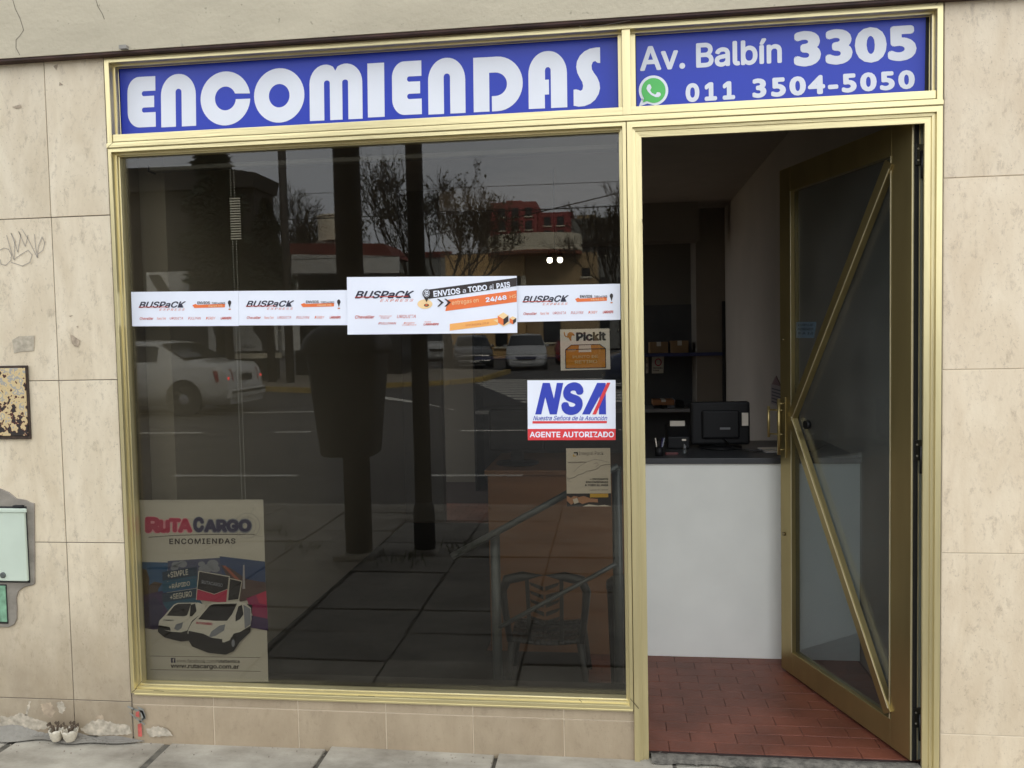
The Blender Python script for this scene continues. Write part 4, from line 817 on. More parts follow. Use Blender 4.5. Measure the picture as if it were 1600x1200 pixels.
# plastic chairs
PLC = mat('chair_plastic', (.012, .013, .012), .4)
def chair(cx, cy, label):
    t = thing('plastic_chair', (cx, cy, 0), label, 'chair'); w_ = .165
    def bp_(x, z): return (cx + x, cy - .14 - (z-.22)*.12, z)
    b = MB(); b.tube([bp_(-w_*.86, .22), bp_(-w_*.96, .36), bp_(-w_, .43), bp_(-w_*.88, .475), bp_(-w_*.5, .49), bp_(0, .495), bp_(w_*.5, .49), bp_(w_*.88, .475), bp_(w_, .43), bp_(w_*.96, .36), bp_(w_*.86, .22)], [.013,.014,.017,.021,.02,.02,.02,.021,.017,.014,.013], 8); b.build('back_frame', PLC, t)
    b = MB()
    for k_ in range(6):
        z = .255 + k_*.035
        for s in (-1, 1): b.prism([bp_(s*.004, z), bp_(s*.052, z+.022), bp_(s*.058, z+.034), bp_(s*.004, z+.016)], (0, .008, 0))
    for s in (-1, 1): b.prism([bp_(s*.055, .22), bp_(s*.07, .22), bp_(s*.075, .48), bp_(s*.06, .48)], (0, .01, 0))
    b.build('splat', PLC, t)
    b = MB(); n_ = 12; prs = []
    for i in range(5): prs.append([(cx + (-w_*.85 + 1.7*w_*k_/n_)*(1+.06*i/4), cy - .14 + .28*i/4, .225 - .012*math.sin(math.pi*k_/n_) + (.004 if i == 0 else 0) - (.015 if i == 4 else 0)) for k_ in range(n_+1)])
    for i in range(4):
        for k_ in range(n_): b.face([prs[i][k_], prs[i][k_+1], prs[i+1][k_+1], prs[i+1][k_]], True)
    o = b.build('seat', PLC, t); sm = o.modifiers.new('thick', 'SOLIDIFY'); sm.thickness = .012
    for sx_ in (-1, 1):
        for sy in (-1, 1): MB().tube([(cx+sx_*w_*.82, cy+sy*.125, .215), (cx+sx_*w_*.98, cy+sy*.15, .0)], [.017, .012], 6).build('leg', PLC, t)
chair(-1.29, .62, 'small dark plastic chair behind the glass in front of the brown desk'); wb = thing('waste_basket', (-.985, .45, 0), 'narrow dark waste basket beside the gold mullion, next to the plastic chair', 'waste basket')
MB().lathe([(.045,0),(.05,.01),(.062,.44),(.066,.45),(.060,.455),(.055,.44),(.045,.02)], (-.985, .45, 0), 20).build('bin_body', PLC, wb)
MB().lathe([(.066,.456),(.064,.475),(.045,.49),(.0,.494)], (-.985, .45, 0), 20).build('lid', PLC, wb)
# grey tube rack by the glass
TB = mat('grey_tube', (.085, .097, .10), .35, .4)
rk = thing('tube_rack', (-1.22, .25, 0), 'grey steel tube rack with two slanting bars just behind the glass', 'rack')
for x, zt in ((-1.452, .71), (-1.005, .95)): MB().tube([(x, .26, 0), (x, .26, zt)], .018, 12).build('post', TB, rk)
MB().tube([(-1.608, .23, .622), (-1.0, .23, .955)], .0125, 10).build('bar', TB, rk); MB().tube([(-1.438, .22, .365), (-1.012, .22, .605)], .008, 10).build('bar', TB, rk)
# blind chains
CH = mat('chain_grey', (.42, .42, .40), .4, .3); CHD = mat('chain_dark', (.02, .02, .02), .5)
def chain(x0, x1, z0, z1, label, m, slats):
    t = thing('blind_chain', (x0, .1, z0), label, 'blind chain')
    for x in (x0, x1):
        b = MB(); z = z0
        while z < z1: b.box((x-.0016, .0985, z-.0022), (x+.0016, .1015, z+.0022)); z += .009
        b.build('bead_string', m, t)
    if slats:
        for k_ in range(17): box('slat', (x0-.004, .094, 1.785+k_*.0088), (x0+.034, .099, 1.785+k_*.0088+.0042), cmat('slat_pale', 210, 208, 200), t)
chain(-2.345, -2.332, .86, 2.04, 'pale bead chain with a ladder of little slats hanging behind the window', CH, True)
chain(-2.742, -2.735, .3, 2.04, 'dark bead chain hanging at the left edge of the window', CHD, False)
hr = thing('blind_headrail', (-1.85, .1, 2.03), 'slim grey blind headrail along the top of the window', 'blind'); box('rail', (-2.64, .085, 2.035), (-.99, .125, 2.052), mat('rail_grey', (.16, .155, .14), .5), hr, bevel=.003)
for x in (-2.64, -.985): box('end_cap', (x-.005, .083, 2.032), (x, .127, 2.055), BLACK, hr)

# ================================================================== SMALL THINGS ON THE PAVEMENT
CUP = mat('cup_cream', (.62, .56, .44), .6, var=.15, scale=60); DRY = mat('dry_leaf', (.10, .07, .045), .9)
for k_, (u, v, lb) in enumerate(((88.5, 1157, 'broken cream flower cup with dry stems, left of its twin at the wall foot'), (110, 1157, 'broken cream flower cup with dry leaves, nearer the window'))):
    p_ = P(u, v, (Vector((0,0,.008)), Vector((0,0,1)))); t = thing('flower_cup', p_, lb, 'flower pot', 'broken cups at the wall foot')
    r_ = .024 if k_ == 0 else .027; b = MB(); n_ = 20; rr = random.Random(k_)
    prof = [(r_*.55, 0), (r_*.8, .012), (r_, .034), (r_*1.05, .042)]
    jag = [rr.uniform(-.006, .003) for _ in range(n_)]
    for i, (a_, h_) in enumerate(prof + [(r_*.9, .038), (r_*.7, .016), (.001, .008)]):
        for q_ in range(n_):
            th = 2*math.pi*q_/n_; hh_ = h_ + (jag[q_] if i in (3, 4) else 0); b.v.append((p_.x+a_*math.cos(th), p_.y+a_*math.sin(th), p_.z+hh_))
    for i in range(6):
        for q_ in range(n_): b.f.append((i*n_+q_, i*n_+(q_+1)%n_, (i+1)*n_+(q_+1)%n_, (i+1)*n_+q_)); b.sm.append(True)
    b.build('cup', CUP, t)
    b = MB()
    for q_ in range(9):
        a_ = rr.uniform(0, 6.28); x1 = p_.x+math.cos(a_)*.03; y1 = p_.y+math.sin(a_)*.015
        b.tube([(p_.x, p_.y, p_.z+.01), ((p_.x+x1)/2, y1, p_.z+.05), (x1, y1, p_.z+rr.uniform(.04,.065))], [.003, .0022, .001], 5)
        b.face([(x1, y1, p_.z+.05), (x1+.008, y1-.003, p_.z+.056), (x1+.003, y1, p_.z+.066), (x1-.006, y1, p_.z+.058)])
    b.build('dry_stems', DRY, t)
for u, v, lb in ((682, 1170, 'scrap of white paper at the sill foot near the middle'), (940, 1181, 'heart shaped scrap of white paper near the doorway')):
    p_ = P(u, v, (Vector((0,0,.004)), Vector((0,0,1)))); b = MB(); b.face([(p_.x-.012, p_.y, p_.z), (p_.x, p_.y-.012, p_.z+.002), (p_.x+.012, p_.y, p_.z+.004), (p_.x+.006, p_.y+.008, p_.z+.014), (p_.x-.004, p_.y+.006, p_.z+.016)])
    o = b.build('paper_scrap', PAPER); s_ = o.modifiers.new('t', 'SOLIDIFY'); s_.thickness = .001; tag(o, lb, 'litter')
rr = random.Random(11); b = MB()
for k_ in range(150):
    x = rr.uniform(-3.4, .2); y = -abs(rr.gauss(0, .05)) - .006; r_ = rr.uniform(.001, .003); a = rr.uniform(0, 3)
    pt = [(x+r_*(1+.4*math.sin(i*2.3+a))*math.cos(a+i*1.26), y+r_*math.sin(a+i*1.26), -.001) for i in range(5)]
    b.prism(pt, (0, 0, .002+r_*.35))
b.build('grit', mat('grit', (.22, .19, .15), .9, rnd=.3), kind='stuff')
#STREET
# ================================================================== THE AVENUE ACROSS THE STREET (seen mirrored in the window)
DARKP = mat('pole_dark', (.035, .030, .024), .6, var=.2, scale=4)
def pole(x, y, r, h, label, name='utility_pole', base_z=0, collar=None):
    t = thing(name, (x, y, base_z), label, 'pole')
    b = MB(); b.tube([(x, y, base_z-.05), (x, y, h)], [r, r*.92], 18); b.build('shaft', DARKP, t)
    if collar: MB().lathe([(r*1.25, 0), (r*1.25, .30), (r*1.05, .34)], (x, y, base_z), 18).build('collar', BLACKM, t)
    box('rubble_footing', (x-r*1.7, y-r*1.6, base_z-.04), (x+r*1.5, y+r*1.5, base_z+.03), CEMENT, t, bevel=.02)
    return t
pole(-2.67, -2.33, .088, 7.5, 'thick dark utility pole carrying the litter bin on the near pavement')
pole(-2.25, -2.41, .056, 6.5, 'thinner dark post beside the pole with the litter bin', 'signal_post', collar=True)
# litter bin strapped to the pole
lb = thing('litter_bin', (-2.62, -2.12, .70), 'dark plastic litter bin with a domed lid strapped to the thick pole', 'litter bin')
BIN = mat('bin_plastic', (.022, .024, .025), .38)
def rrect(cx, cy, z, wx, wy, r, n=5):
    pts = []
    for (sx_, sy, a0) in ((1,1,0),(-1,1,90),(-1,-1,180),(1,-1,270)):
        for i in range(n+1):
            a = R(a0 + 90*i/n); pts.append((cx + sx_*(wx-r) + r*math.cos(a), cy + sy*(wy-r) + r*math.sin(a), z))
    return pts
def loft(rings, name, m, parent, smooth=True):
    b = MB(); k = len(rings[0])
    for r_ in rings: b.v += r_
    for i in range(len(rings)-1):
        for j in range(k): j2 = (j+1) % k; b.f.append((i*k+j, i*k+j2, (i+1)*k+j2, (i+1)*k+j)); b.sm.append(smooth)
    b.f.append(tuple(range(k))[::-1]); b.f.append(tuple((len(rings)-1)*k + j for j in range(k))); b.sm += [False, False]
    return b.build(name, m, parent)
cx, cy = -2.62, -2.08
loft([rrect(cx, cy, z, w_, d_, .06) for z, w_, d_ in ((.70,.15,.12),(.715,.168,.135),(.90,.185,.145),(1.30,.222,.165),(1.33,.225,.168))], 'body', BIN, lb)
loft([rrect(cx, cy, z, w_, d_, .07) for z, w_, d_ in ((1.332,.250,.19),(1.36,.252,.192),(1.42,.235,.18),(1.47,.195,.15),(1.505,.13,.11),(1.515,.09,.085))], 'lid', BIN, lb)
box('slot', (cx-.12, cy+.170, 1.22), (cx+.12, cy+.176, 1.29), BLACKM, lb, bevel=.005)
for z in (.85, 1.2): MB().tube([(cx-.10, -2.26, z), (-2.76, -2.42, z), (-2.58, -2.42, z), (cx+.08, -2.26, z)], .008, 6).build('strap', DARKP, lb)
# weeds and rubble by the posts
rr = random.Random(8); b = MB()
for cx_, cy_ in ((-3.1, -2.5), (-2.35, -2.2), (-2.0, -2.5), (-3.5, -2.9)):
    for k_ in range(26):
        x, y = cx_+rr.gauss(0,.08), cy_+rr.gauss(0,.06); h_ = rr.uniform(.03,.10); a = rr.uniform(0,6.28)
        b.face([(x-.004, y, 0), (x+.004, y, 0), (x+.03*math.cos(a), y+.03*math.sin(a), h_)])
b.build('grass_tufts', mat('weed', (.09, .11, .04), .8), kind='stuff')

# road markings
def mark(x0, x1, y, wd, name='lane_line'):
    return box(name, (x0, y-wd/2, -.1499), (x1, y+wd/2, -.146), LINE, kind='structure')
for x0, x1 in ((-6.1,-4.6),(-3.1,-2.0),(-9.2,-7.6),(-.6,.5),(-12.4,-10.7),(2.0,3.1)): mark(x0, x1, -6.12, .10)
for x0, x1 in ((-12,-10.2),(-9.45,-7.9),(-6.6,-6.0),(-3.45,-2.4),(-.9,.2),(1.6,2.7)): mark(x0, x1, -10.25 , .10)
mark(-24, -6.4, -13.75, .12, 'edge_line')
b = MB()
n_ = 14; o_ = []; i_ = []
for k_ in range(n_+1):
    t_ = k_/n_; x = -8.6 + 4.4*t_; y = -18.2 + 4.4*t_**1.5; wd = .95*(1-t_)**.7 + .04
    o_.append((x, y, -.1465)); i_.append((x-.1, y-wd, -.1465))
for k_ in range(n_): b.face([o_[k_], o_[k_+1], i_[k_+1], i_[k_]])
b.build('curved_marking', LINE, kind='structure')
for k_ in range(11):
    y = -15.4 - k_*.86; x0 = -3.0 - k_*.27; x1 = 1.6
    b = MB(); b.prism([(x0, y, -.1495), (x1, y+.15, -.1495), (x1, y-.28, -.1495), (x0-.1, y-.43, -.1495)], (0, 0, .004)); b.build('zebra_stripe', LINE, kind='structure')
FARP = plaster('far_pavement', (.25, .22, .17), (.17, .15, .12), 2)
def block(name, pts, z0, z1, m):
    b = MB(); b.prism([(x, y, z0) for x, y in pts], (0, 0, z1 - z0)); return b.build(name, m, kind='structure')
plaza = [(-60,-20.6),(-11,-20.3),(-9.2,-19.4),(-7.9,-21.3),(-6.1,-22.2),(-5.3,-23.6),(-5.1,-28.8),(-8,-31.2),(-13,-31.2),(-60,-31.2)]
block('far_sidewalk', plaza, -.18, -.03, FARP)
kp_ = [(-60,-20.5),(-11,-20.2),(-9.2,-19.28),(-7.82,-21.2),(-6.0,-22.1),(-5.18,-23.6),(-4.98,-28.8)]
b = MB()
for (x0, y0), (x1, y1) in zip(kp_, kp_[1:]):
    l = math.hypot(x1-x0, y1-y0); px, py = -(y1-y0)/l*.09, (x1-x0)/l*.09
    b.prism([(x0-px, y0-py, -.17), (x1-px, y1-py, -.17), (x1+px, y1+py, -.17), (x0+px, y0+py, -.17)], (0, 0, .165))
b.build('far_kerb', YELLOW, kind='structure')

# ---------------------------------------------------------------- cars
TYRE = mat('tyre', (.02, .02, .02), .8); RIM = mat('rim', (.35, .35, .36), .35, .7); CGL = mat('car_glass', (.018, .022, .024), .08, spec=.6); CHR = mat('chrome', (.6, .6, .62), .2, .9)
LGLASS = mat('headlamp', (.55, .57, .58), .15, .2); TL = mat('tail_lamp', (.28, .02, .02), .25); TLIT = mat('tail_lamp_lit', (.6, .03, .03), .3, emit=(1, .06, .05, 5)); PLT = mat('plate_white', (.6, .6, .58), .5)
SHAPES = {   # (x from the nose, top height); belt heights; screens
 'sedan': dict(L=4.3, W=.85, top=[(0,.52),(.08,.68),(.5,.78),(1.15,.90),(1.75,1.30),(2.1,1.385),(2.9,1.37),(3.45,1.05),(3.62,.99),(4.15,.95),(4.26,.80),(4.3,.50)], belt=.90, ws=(1.2,1.95), rw=(2.98,3.52), roof=(1.95,2.98)),
 'hatch': dict(L=3.9, W=.86, top=[(0,.50),(.06,.70),(.45,.86),(.95,.98),(1.6,1.40),(2.0,1.50),(3.1,1.47),(3.55,1.25),(3.8,.95),(3.87,.80),(3.9,.45)], belt=.95, ws=(1.0,1.75), rw=(3.18,3.66), roof=(1.8,3.15)),
 'suv': dict(L=4.3, W=.90, top=[(0,.60),(.06,.85),(.4,1.00),(1.0,1.10),(1.55,1.58),(1.9,1.70),(3.7,1.68),(4.1,1.35),(4.22,1.0),(4.3,.55)], belt=1.08, ws=(1.05,1.7), rw=(3.78,4.15), roof=(1.75,3.75)),
}
def car(kind, x, y, heading, paint, label, rear_lit=False, sc=1.0):
    """heading: degrees the nose points, from +X counter-clockwise"""
    S_ = SHAPES[kind]; L_, W_, belt = S_['L'], S_['W'], S_['belt']
    t = thing('parked_car' if not rear_lit else 'moving_car', (x, y, -.15), label, 'car', None, R(heading)); t.scale = (sc, sc, sc)
    tp = S_['top']
    def top(px):
        for (a, za), (c, zc) in zip(tp, tp[1:]):
            if a <= px <= c: return za + (zc-za)*(px-a)/(c-a)
        return tp[-1][1]
    def half(px): e = min(px, L_-px); return W_*(1 - .16*max(0, 1-e/.45)**2)
    def sec(px):
        z = top(px); w_ = half(px); X = L_/2 - px
        if z > belt + .03:
            k = (z-belt); pts = [(.0,.20),(w_*.90,.20),(w_,.42),(w_*1.0,.62),(w_*.97,belt-.02),(w_*.95,belt),(w_*.95-k*.30,z-.05),(w_*.95-k*.34-.08,z-.005),(0,z+.015)]
        else: pts = [(.0,.20),(w_*.90,.20),(w_,.42),(w_*1.0,min(.62,z-.06)),(w_*.98,max(z-.07,.44)),(w_*.95,z-.03),(w_*.85,z-.008),(w_*.6,z+.003),(0,z+.015)]
        return X, pts
    st_ = sorted(set([round(L_*i/44, 3) for i in range(45)] + [p_[0] for p_ in tp]))
    b = MB(); rings = []
    for px in st_:
        X, pts = sec(px); ring_ = [(X, yy, zz) for yy, zz in pts] + [(X, -yy, zz) for yy, zz in reversed(pts[1:-1])]; rings.append(ring_)
    k = len(rings[0])
    for r_ in rings: b.v += r_
    for i in range(len(rings)-1):
        for j in range(k): j2 = (j+1) % k; b.f.append((i*k+j, i*k+j2, (i+1)*k+j2, (i+1)*k+j)); b.sm.append(True)
    b.f.append(tuple(range(k))); b.f.append(tuple((len(rings)-1)*k+j for j in range(k))); b.sm += [False, False]
    b.build('body', paint, t, local=True)
    def patch(name, x0, x1, f0, f1, m, side=None, n=8):   # strip of the section surface, pushed out 6 mm
        for sg in ((1, -1) if side == 'both' else (side or 1,)):
            b = MB(); A = []
            for i in range(n+1):
                px = x0 + (x1-x0)*i/n; X, pts = sec(px)
                def at(f):
                    j = int(f); q = f-j; j2 = min(j+1, len(pts)-1); return (pts[j][0]*(1-q)+pts[j2][0]*q, pts[j][1]*(1-q)+pts[j2][1]*q)
                a_, c_ = at(f0), at(f1); A.append(((X, sg*(a_[0]+.006), a_[1]), (X, sg*(c_[0]+.006), c_[1])))
            for i in range(n): b.face([A[i][0], A[i+1][0], A[i+1][1], A[i][1]], True)
            b.build(name, m, t, local=True)
    r0, r1 = S_['roof']; mid = (r0+r1)/2
    patch('side_window', r0-.28, mid-.04, 5.25, 5.92, CGL, 'both'); patch('side_window', mid+.04, r1-.02, 5.25, 5.92, CGL, 'both')
    def screen(name, x0, x1):
        b = MB(); A = []
        for i in range(7):
            px = x0 + (x1-x0)*i/6; X, pts = sec(px); wy = pts[6][0]-.03; z = pts[7][1]; dx = .008 if x0 < L_/2 else -.008
            A.append([(X+dx, wy*q, z+.012+.012*(1-abs(q))) for q in (-1,-.5,0,.5,1)])
        for i in range(6):
            for j in range(4): b.face([A[i][j], A[i][j+1], A[i+1][j+1], A[i+1][j]], True)
        b.build(name, CGL, t, local=True)
    screen('windscreen', *S_['ws']); screen('rear_window', *S_['rw'])
    h2 = L_/2
    for wx in (h2-.78, -h2+.80):
        for sg in (1, -1):
            MB().lathe([(.345, 0), (.345, .012), (.34, .013)], (wx, sg*(W_-.004) - (.013 if sg < 0 else 0), .33), 28, 'y').build('wheel_arch', BLACKM, t, local=True)
            wh = MB(); c0 = sg*(W_+.005); wh.lathe([(.22, c0), (.30, c0), (.315, c0-sg*.03), (.315, c0-sg*.2), (.22, c0-sg*.2)], (wx, 0, .315), 28, 'y'); tyre = wh.build('wheel', TYRE, t, local=True)
            MB().lathe([(.02, c0+sg*.012), (.07, c0+sg*.006), (.19, c0-sg*.004), (.215, c0+sg*.004), (.215, c0-sg*.03)], (wx, 0, .315), 20, 'y').build('rim', RIM, tyre, local=True)
    zt = top(.25)
    for sg in (1, -1):
        MB().prism([(h2-.03, sg*.40, zt-.22), (h2-.16, sg*(W_-.10), zt-.20), (h2-.22, sg*(W_-.07), zt-.06), (h2-.09, sg*.44, zt-.09)], (.028, sg*.018, 0)).build('headlight', LGLASS, t, local=True)
        zr = .62 if kind != 'suv' else .8
        MB().prism([(-h2+.03, sg*.48, zr), (-h2+.20, sg*(W_-.035), zr), (-h2+.24, sg*(W_-.02), zr+.20), (-h2+.07, sg*.50, zr+.22)], (-.03, sg*.022, 0)).build('taillight', TL, t, local=True)
        if rear_lit: box('lit_bulb', (-h2+.02, sg*.66-.03, zr+.03), (-h2+.07, sg*.66+.03, zr+.08), TLIT, t, local=True)
        box('mirror', (h2-S_['ws'][0]-.35, sg*(W_+.03)-.07, belt+.0), (h2-S_['ws'][0]-.22, sg*(W_+.03)+.07, belt+.11), paint, t, .02, local=True)
        box('door_handle', (h2-mid-.10, sg*W_-.012, belt-.17), (h2-mid+.04, sg*W_+.014, belt-.145), paint, t, local=True)
    MB().prism([(h2+.012, -.36, zt-.34), (h2+.012, .36, zt-.34), (h2-.01, .42, zt-.20), (h2-.01, -.42, zt-.20)], (.015, 0, 0)).build('grille', BLACKM, t, local=True)
    box('front_bumper', (h2-.10, -W_*.84, .24), (h2+.035, W_*.84, .40), paint, t, .03, local=True); box('rear_bumper', (-h2-.05, -W_*.84, .30), (-h2+.10, W_*.84, .47), paint, t, .03, local=True)
    box('bumper_trim', (-h2-.056, -W_*.8, .40), (-h2-.04, W_*.8, .44), BLACKM, t, local=True)
    box('licence_plate', (h2+.036, -.2, .30), (h2+.044, .2, .39), PLT, t, local=True); box('licence_plate', (-h2-.012, -.2, .62), (-h2+.004, .2, .74), PLT if not rear_lit else BLACKM, t, local=True)
    return t
def paint(name, c): return mat(name, c, .28, .0, var=.02, coat=.6)
car('sedan', -11.2, -13.95, 181, paint('paint_white', (.50, .50, .47)), 'white sedan driving left on the avenue with its red tail lamps lit', True, 1.13)
car('hatch', -4.62, -32.4, 84, paint('paint_silver', (.42, .43, .43)), 'silver hatchback parked facing the zebra crossing')
car('hatch', -7.35, -34.6, 78, paint('paint_charcoal', (.04, .042, .045)), 'charcoal hatchback parked left of the silver one')
car('suv', -11.3, -45.5, 80, paint('paint_pale_silver', (.42, .43, .42)), 'pale silver off-roader standing behind the corner tree')
car('hatch', -12.7, -39.5, 50, paint('paint_offwhite', (.5, .5, .48)), 'off-white hatchback beyond the plaza, left of the post')
car('hatch', -2.6, -37.6, -84, paint('paint_red', (.32, .02, .02)), 'red hatchback parked facing away by the ochre building')
car('suv', .95, -19.8, 176, paint('paint_blue', (.015, .025, .07)), 'dark blue off-roader at the right edge of the reflection')

# ---------------------------------------------------------------- trees
BARK = mat('bark', (.032, .025, .018), .9, var=.3, scale=6); LEAFB = mat('leaf_brown', (.055, .045, .018), .7, rnd=.2, var=.35, scale=2); LEAFD = mat('leaf_dark', (.022, .035, .018), .7, var=.4, scale=3)
def tree(name, x, y, z, h, label, seed, spread=.55, leaves=0, lm=None, r0=.16, depth=5, thin=1.0, trunk=.25, rmin=.015):
    rr = random.Random(seed); t = thing(name, (x, y, z), label, 'tree'); tips = []
    b = MB(); tw = MB()
    def grow(p, d, l, r, k):
        d = d.normalized(); n_ = 4; path = [p]; q = p
        for i in range(n_):
            d = (d + Vector((rr.gauss(0,.10), rr.gauss(0,.10), .05+rr.gauss(0,.06)))).normalized(); q = q + d * l / n_; path.append(q)
        (b if k > depth-3 else tw).tube(path, [r*(1-.4*i/n_) for i in range(n_+1)], 6 if k > depth-3 else 3, caps=False)
        if k <= 1: tips.extend(path[1:]);
        if k == 0: return
        m_ = 3
        for i in range(m_ + (1 if k == depth else 0)):
            a = rr.uniform(0, 6.28); sp_ = rr.uniform(.35, 1.0) * spread * 1.6
            ax = d.cross(Vector((math.cos(a), math.sin(a), .2))).normalized()
            nd = (d + ax * sp_ + Vector((0, 0, .18))).normalized(); st = path[rr.choice((2, 3, 4, 4))]
            grow(st, nd, l * rr.uniform(.62, .82), max(rmin, r * .56), k-1)
    p0 = Vector((x, y, z-.1)); th = h*trunk
    b.tube([p0, p0+Vector((.05,0,th*.5)), p0+Vector((0,.05,th))], [r0*1.25, r0, r0*.9], 9)
    for i in range(4):
        a = i*1.57+rr.uniform(-.4,.4); grow(p0+Vector((0,.05,th*.95)), Vector((math.cos(a)*spread, math.sin(a)*spread, 1)), (h-th)*.30, r0*.6, depth-1)
    b.build('trunk', BARK, t, recalc=False); tw.build('twigs', BARK, t, recalc=False, kind='stuff')
    if leaves:
        lf = MB()
        for i in range(leaves):
            c0 = rr.choice(tips) + Vector((rr.gauss(0,.12), rr.gauss(0,.12), rr.gauss(0,.12))); s_ = rr.uniform(.05,.13)*thin
            u_ = Vector((rr.gauss(0,1), rr.gauss(0,1), rr.gauss(0,1))).normalized()*s_; v_ = u_.cross(Vector((rr.gauss(0,1), rr.gauss(0,1), rr.gauss(0,1)))).normalized()*s_*.6
            lf.face([c0-u_, c0+v_, c0+u_, c0-v_])
        lf.build('leaves', lm, t, recalc=False, kind='stuff')
    return t
tree('street_tree', -8.3, -33.5, -.05, 10.6, 'tall thinly leaved tree at the plaza corner with brown leaves', 4, .50, 2600, LEAFB, .20, 7, .85, .17, .011)
tree('bare_tree', -14.8, -33, 0, 8.8, 'bare winter tree rising behind the low shop roof', 9, .75, 250, LEAFB, .15, 7, .8, .25, .012)
tree('bare_tree', -.5, -33, 0, 8.0, 'bare twiggy tree beside the ochre building at the right edge', 12, .42, 400, LEAFB, .15, 7, .8, .25, .012)
tree('street_tree', -9.9, -31.5, 0, 3.4, 'low brown leaved tree left of the tall corner tree', 21, .55, 700, LEAFB, .12, 6, .9, .25, .012)
def evergreen(x, y, z, h, r, label, seed):
    rr = random.Random(seed); t = thing('evergreen_tree', (x, y, z), label, 'tree')
    MB().tube([(x, y, z-.1), (x, y, z+h*.9)], [.16, .03], 8).build('trunk', BARK, t); b = MB()
    for k_ in range(5200):
        f = .42 + .58*rr.random()**.8; rad = 1.5*r*(1-f)**.75 * (.75+.25*math.sin(f*38)) * rr.uniform(.35, 1.05); a = rr.uniform(0, 6.28)
        c0 = Vector((x+rad*math.cos(a), y+rad*math.sin(a), z + h*(.08+.92*f) - rad*.25)); s_ = rr.uniform(.10,.22)
        u_ = Vector((math.cos(a)+rr.gauss(0,.4), math.sin(a)+rr.gauss(0,.4), rr.gauss(-.2,.35))).normalized()*s_; v_ = u_.cross(Vector((rr.gauss(0,1), rr.gauss(0,1), 1))).normalized()*s_*.3
        b.face([c0-u_, c0+v_, c0+u_, c0-v_])
    b.build('crown', LEAFD, t, recalc=False, kind='stuff')
evergreen(-12.75, -21.4, 0, 6.3, 1.5, 'dense dark evergreen in front of the dark house', 1); evergreen(-13.25, -21.8, 0, 8.1, 1.6, 'larger dark evergreen left of the other, hiding the dark house', 2)
evergreen(-12.1, -23.0, 0, 5.9, 1.1, 'slim evergreen tip beside the street light pole', 3)
pole(-11.03, -21.9, .13, 9.0, 'far street light pole on the opposite pavement', 'street_light_pole', -.03)

# ---------------------------------------------------------------- buildings across the avenue
BW = mat('window_dark', (.015, .018, .02), .15); DKH = mat('house_dark', (.035, .032, .028), .8, var=.2, scale=1); OCH = mat('ochre_render', (.62, .40, .17), .8, var=.08, scale=.6); OCH2 = mat('ochre_render_shaded', (.46, .33, .17), .8, var=.08, scale=.6)  # second ochre: right face's shade put into the colour; penthouse shares it
REDB = mat('red_brickwork', (.30, .06, .06), .8, var=.15, scale=1); CRM = mat('cream_render', (.78, .72, .55), .7, var=.05); ROOFR = mat('red_roof', (.16, .035, .028), .8, var=.2, scale=2); GRB = mat('grey_render', (.20, .205, .19), .8, var=.1, scale=.5)
dh = thing('dark_house', (-18.5, -26, 0), 'dark two storey house with large portrait posters along its front', 'building')
box('wall', (-26, -25.2, -.05), (-12.75, -23.6, 6.6), DKH, dh); MB().prism([(-27,-23.2,6.4),(-12.6,-23.2,6.4),(-12.5,-23.2,6.85),(-14.2,-23.2,7.15),(-27,-23.2,7.3)], (0,-2.0,0)).build('roof', DKH, dh)
box('shop_opening', (-17.5, -23.62, .1), (-14.4, -23.58, 2.4), BW, dh)
PANEL = mat('poster_panel', (.7, .7, .65), .6); PDK = mat('poster_dark', (.03, .03, .032), .6)
for x0, x1, z0, z1, lb_ in ((-16.4,-14.9,2.2,3.7,'pale poster with a dark diagonal high on the dark house'), (-14.3,-11.9,1.0,3.0,'pale hairdresser poster with a bearded head and the number 4545'), (-11.75,-11.15,1.0,3.2,'narrow pale poster strip at the right end of the dark house')):
    t = thing('wall_poster', ((x0+x1)/2, -23.1, z0), lb_, 'poster'); box('panel', (x0, -23.14, z0), (x1, -23.08, z1), PANEL, t)
    if x1 == -11.9:
        pp = (Vector((0,-23.07,0)), Vector((0,-1,0)))
        def W(l, ox, s_=1): return [(ox + a*s_, -23.075, z0 + c) for a, c in l]
        b = MB(); b.face(W([(0,0),(.02,.45),(-.10,.6),(-.12,.85),(-.02,1.15),(.15,1.3),(.35,1.25),(.47,1.0),(.50,.8),(.55,.72),(.50,.68),(.50,.5),(.42,.3),(.30,.32),(.28,.2),(.33,0)], -14.0)); b.build('portrait_print', PDK, t)
        b = MB(); b.face(W([(0,0),(0,.3),(-.14,.5),(-.22,.62),(-.30,.66),(-.26,.74),(-.30,.95),(-.2,1.3),(.05,1.5),(.3,1.4),(.42,1.0),(.38,.5),(.5,0)], -12.45)); b.build('portrait_print', PDK, t)
        for body, xx, zz, s_ in (('4545-', -13.15, 1.10, .22), ('PELUQUERÍA', -13.35, 2.45, .12)):
            c = bpy.data.curves.new('t', 'FONT'); c.body = body; c.size = s_; c.resolution_u = 2
            if INTER: c.font = INTER
            oo = bpy.data.objects.new('t', c); me = bpy.data.meshes.new_from_object(oo); mw_ = max(v.co.x for v in me.vertices)
            vs = [Vector((xx + mw_ - v.co.x, -23.07, zz + v.co.y)) for v in me.vertices]; lay_mesh(vs, [tuple(p_.vertices) for p_ in me.polygons], 'lettering', PDK, t)
            bpy.data.meshes.remove(me); bpy.data.objects.remove(oo)
    elif x1 == -14.9:
        b = MB(); b.face([(x0+.1, -23.07, z1-.1), (x0+.5, -23.07, z1-.1), (x1-.2, -23.07, z0+.1), (x1-.7, -23.07, z0+.1)]); b.build('diagonal_print', PDK, t)
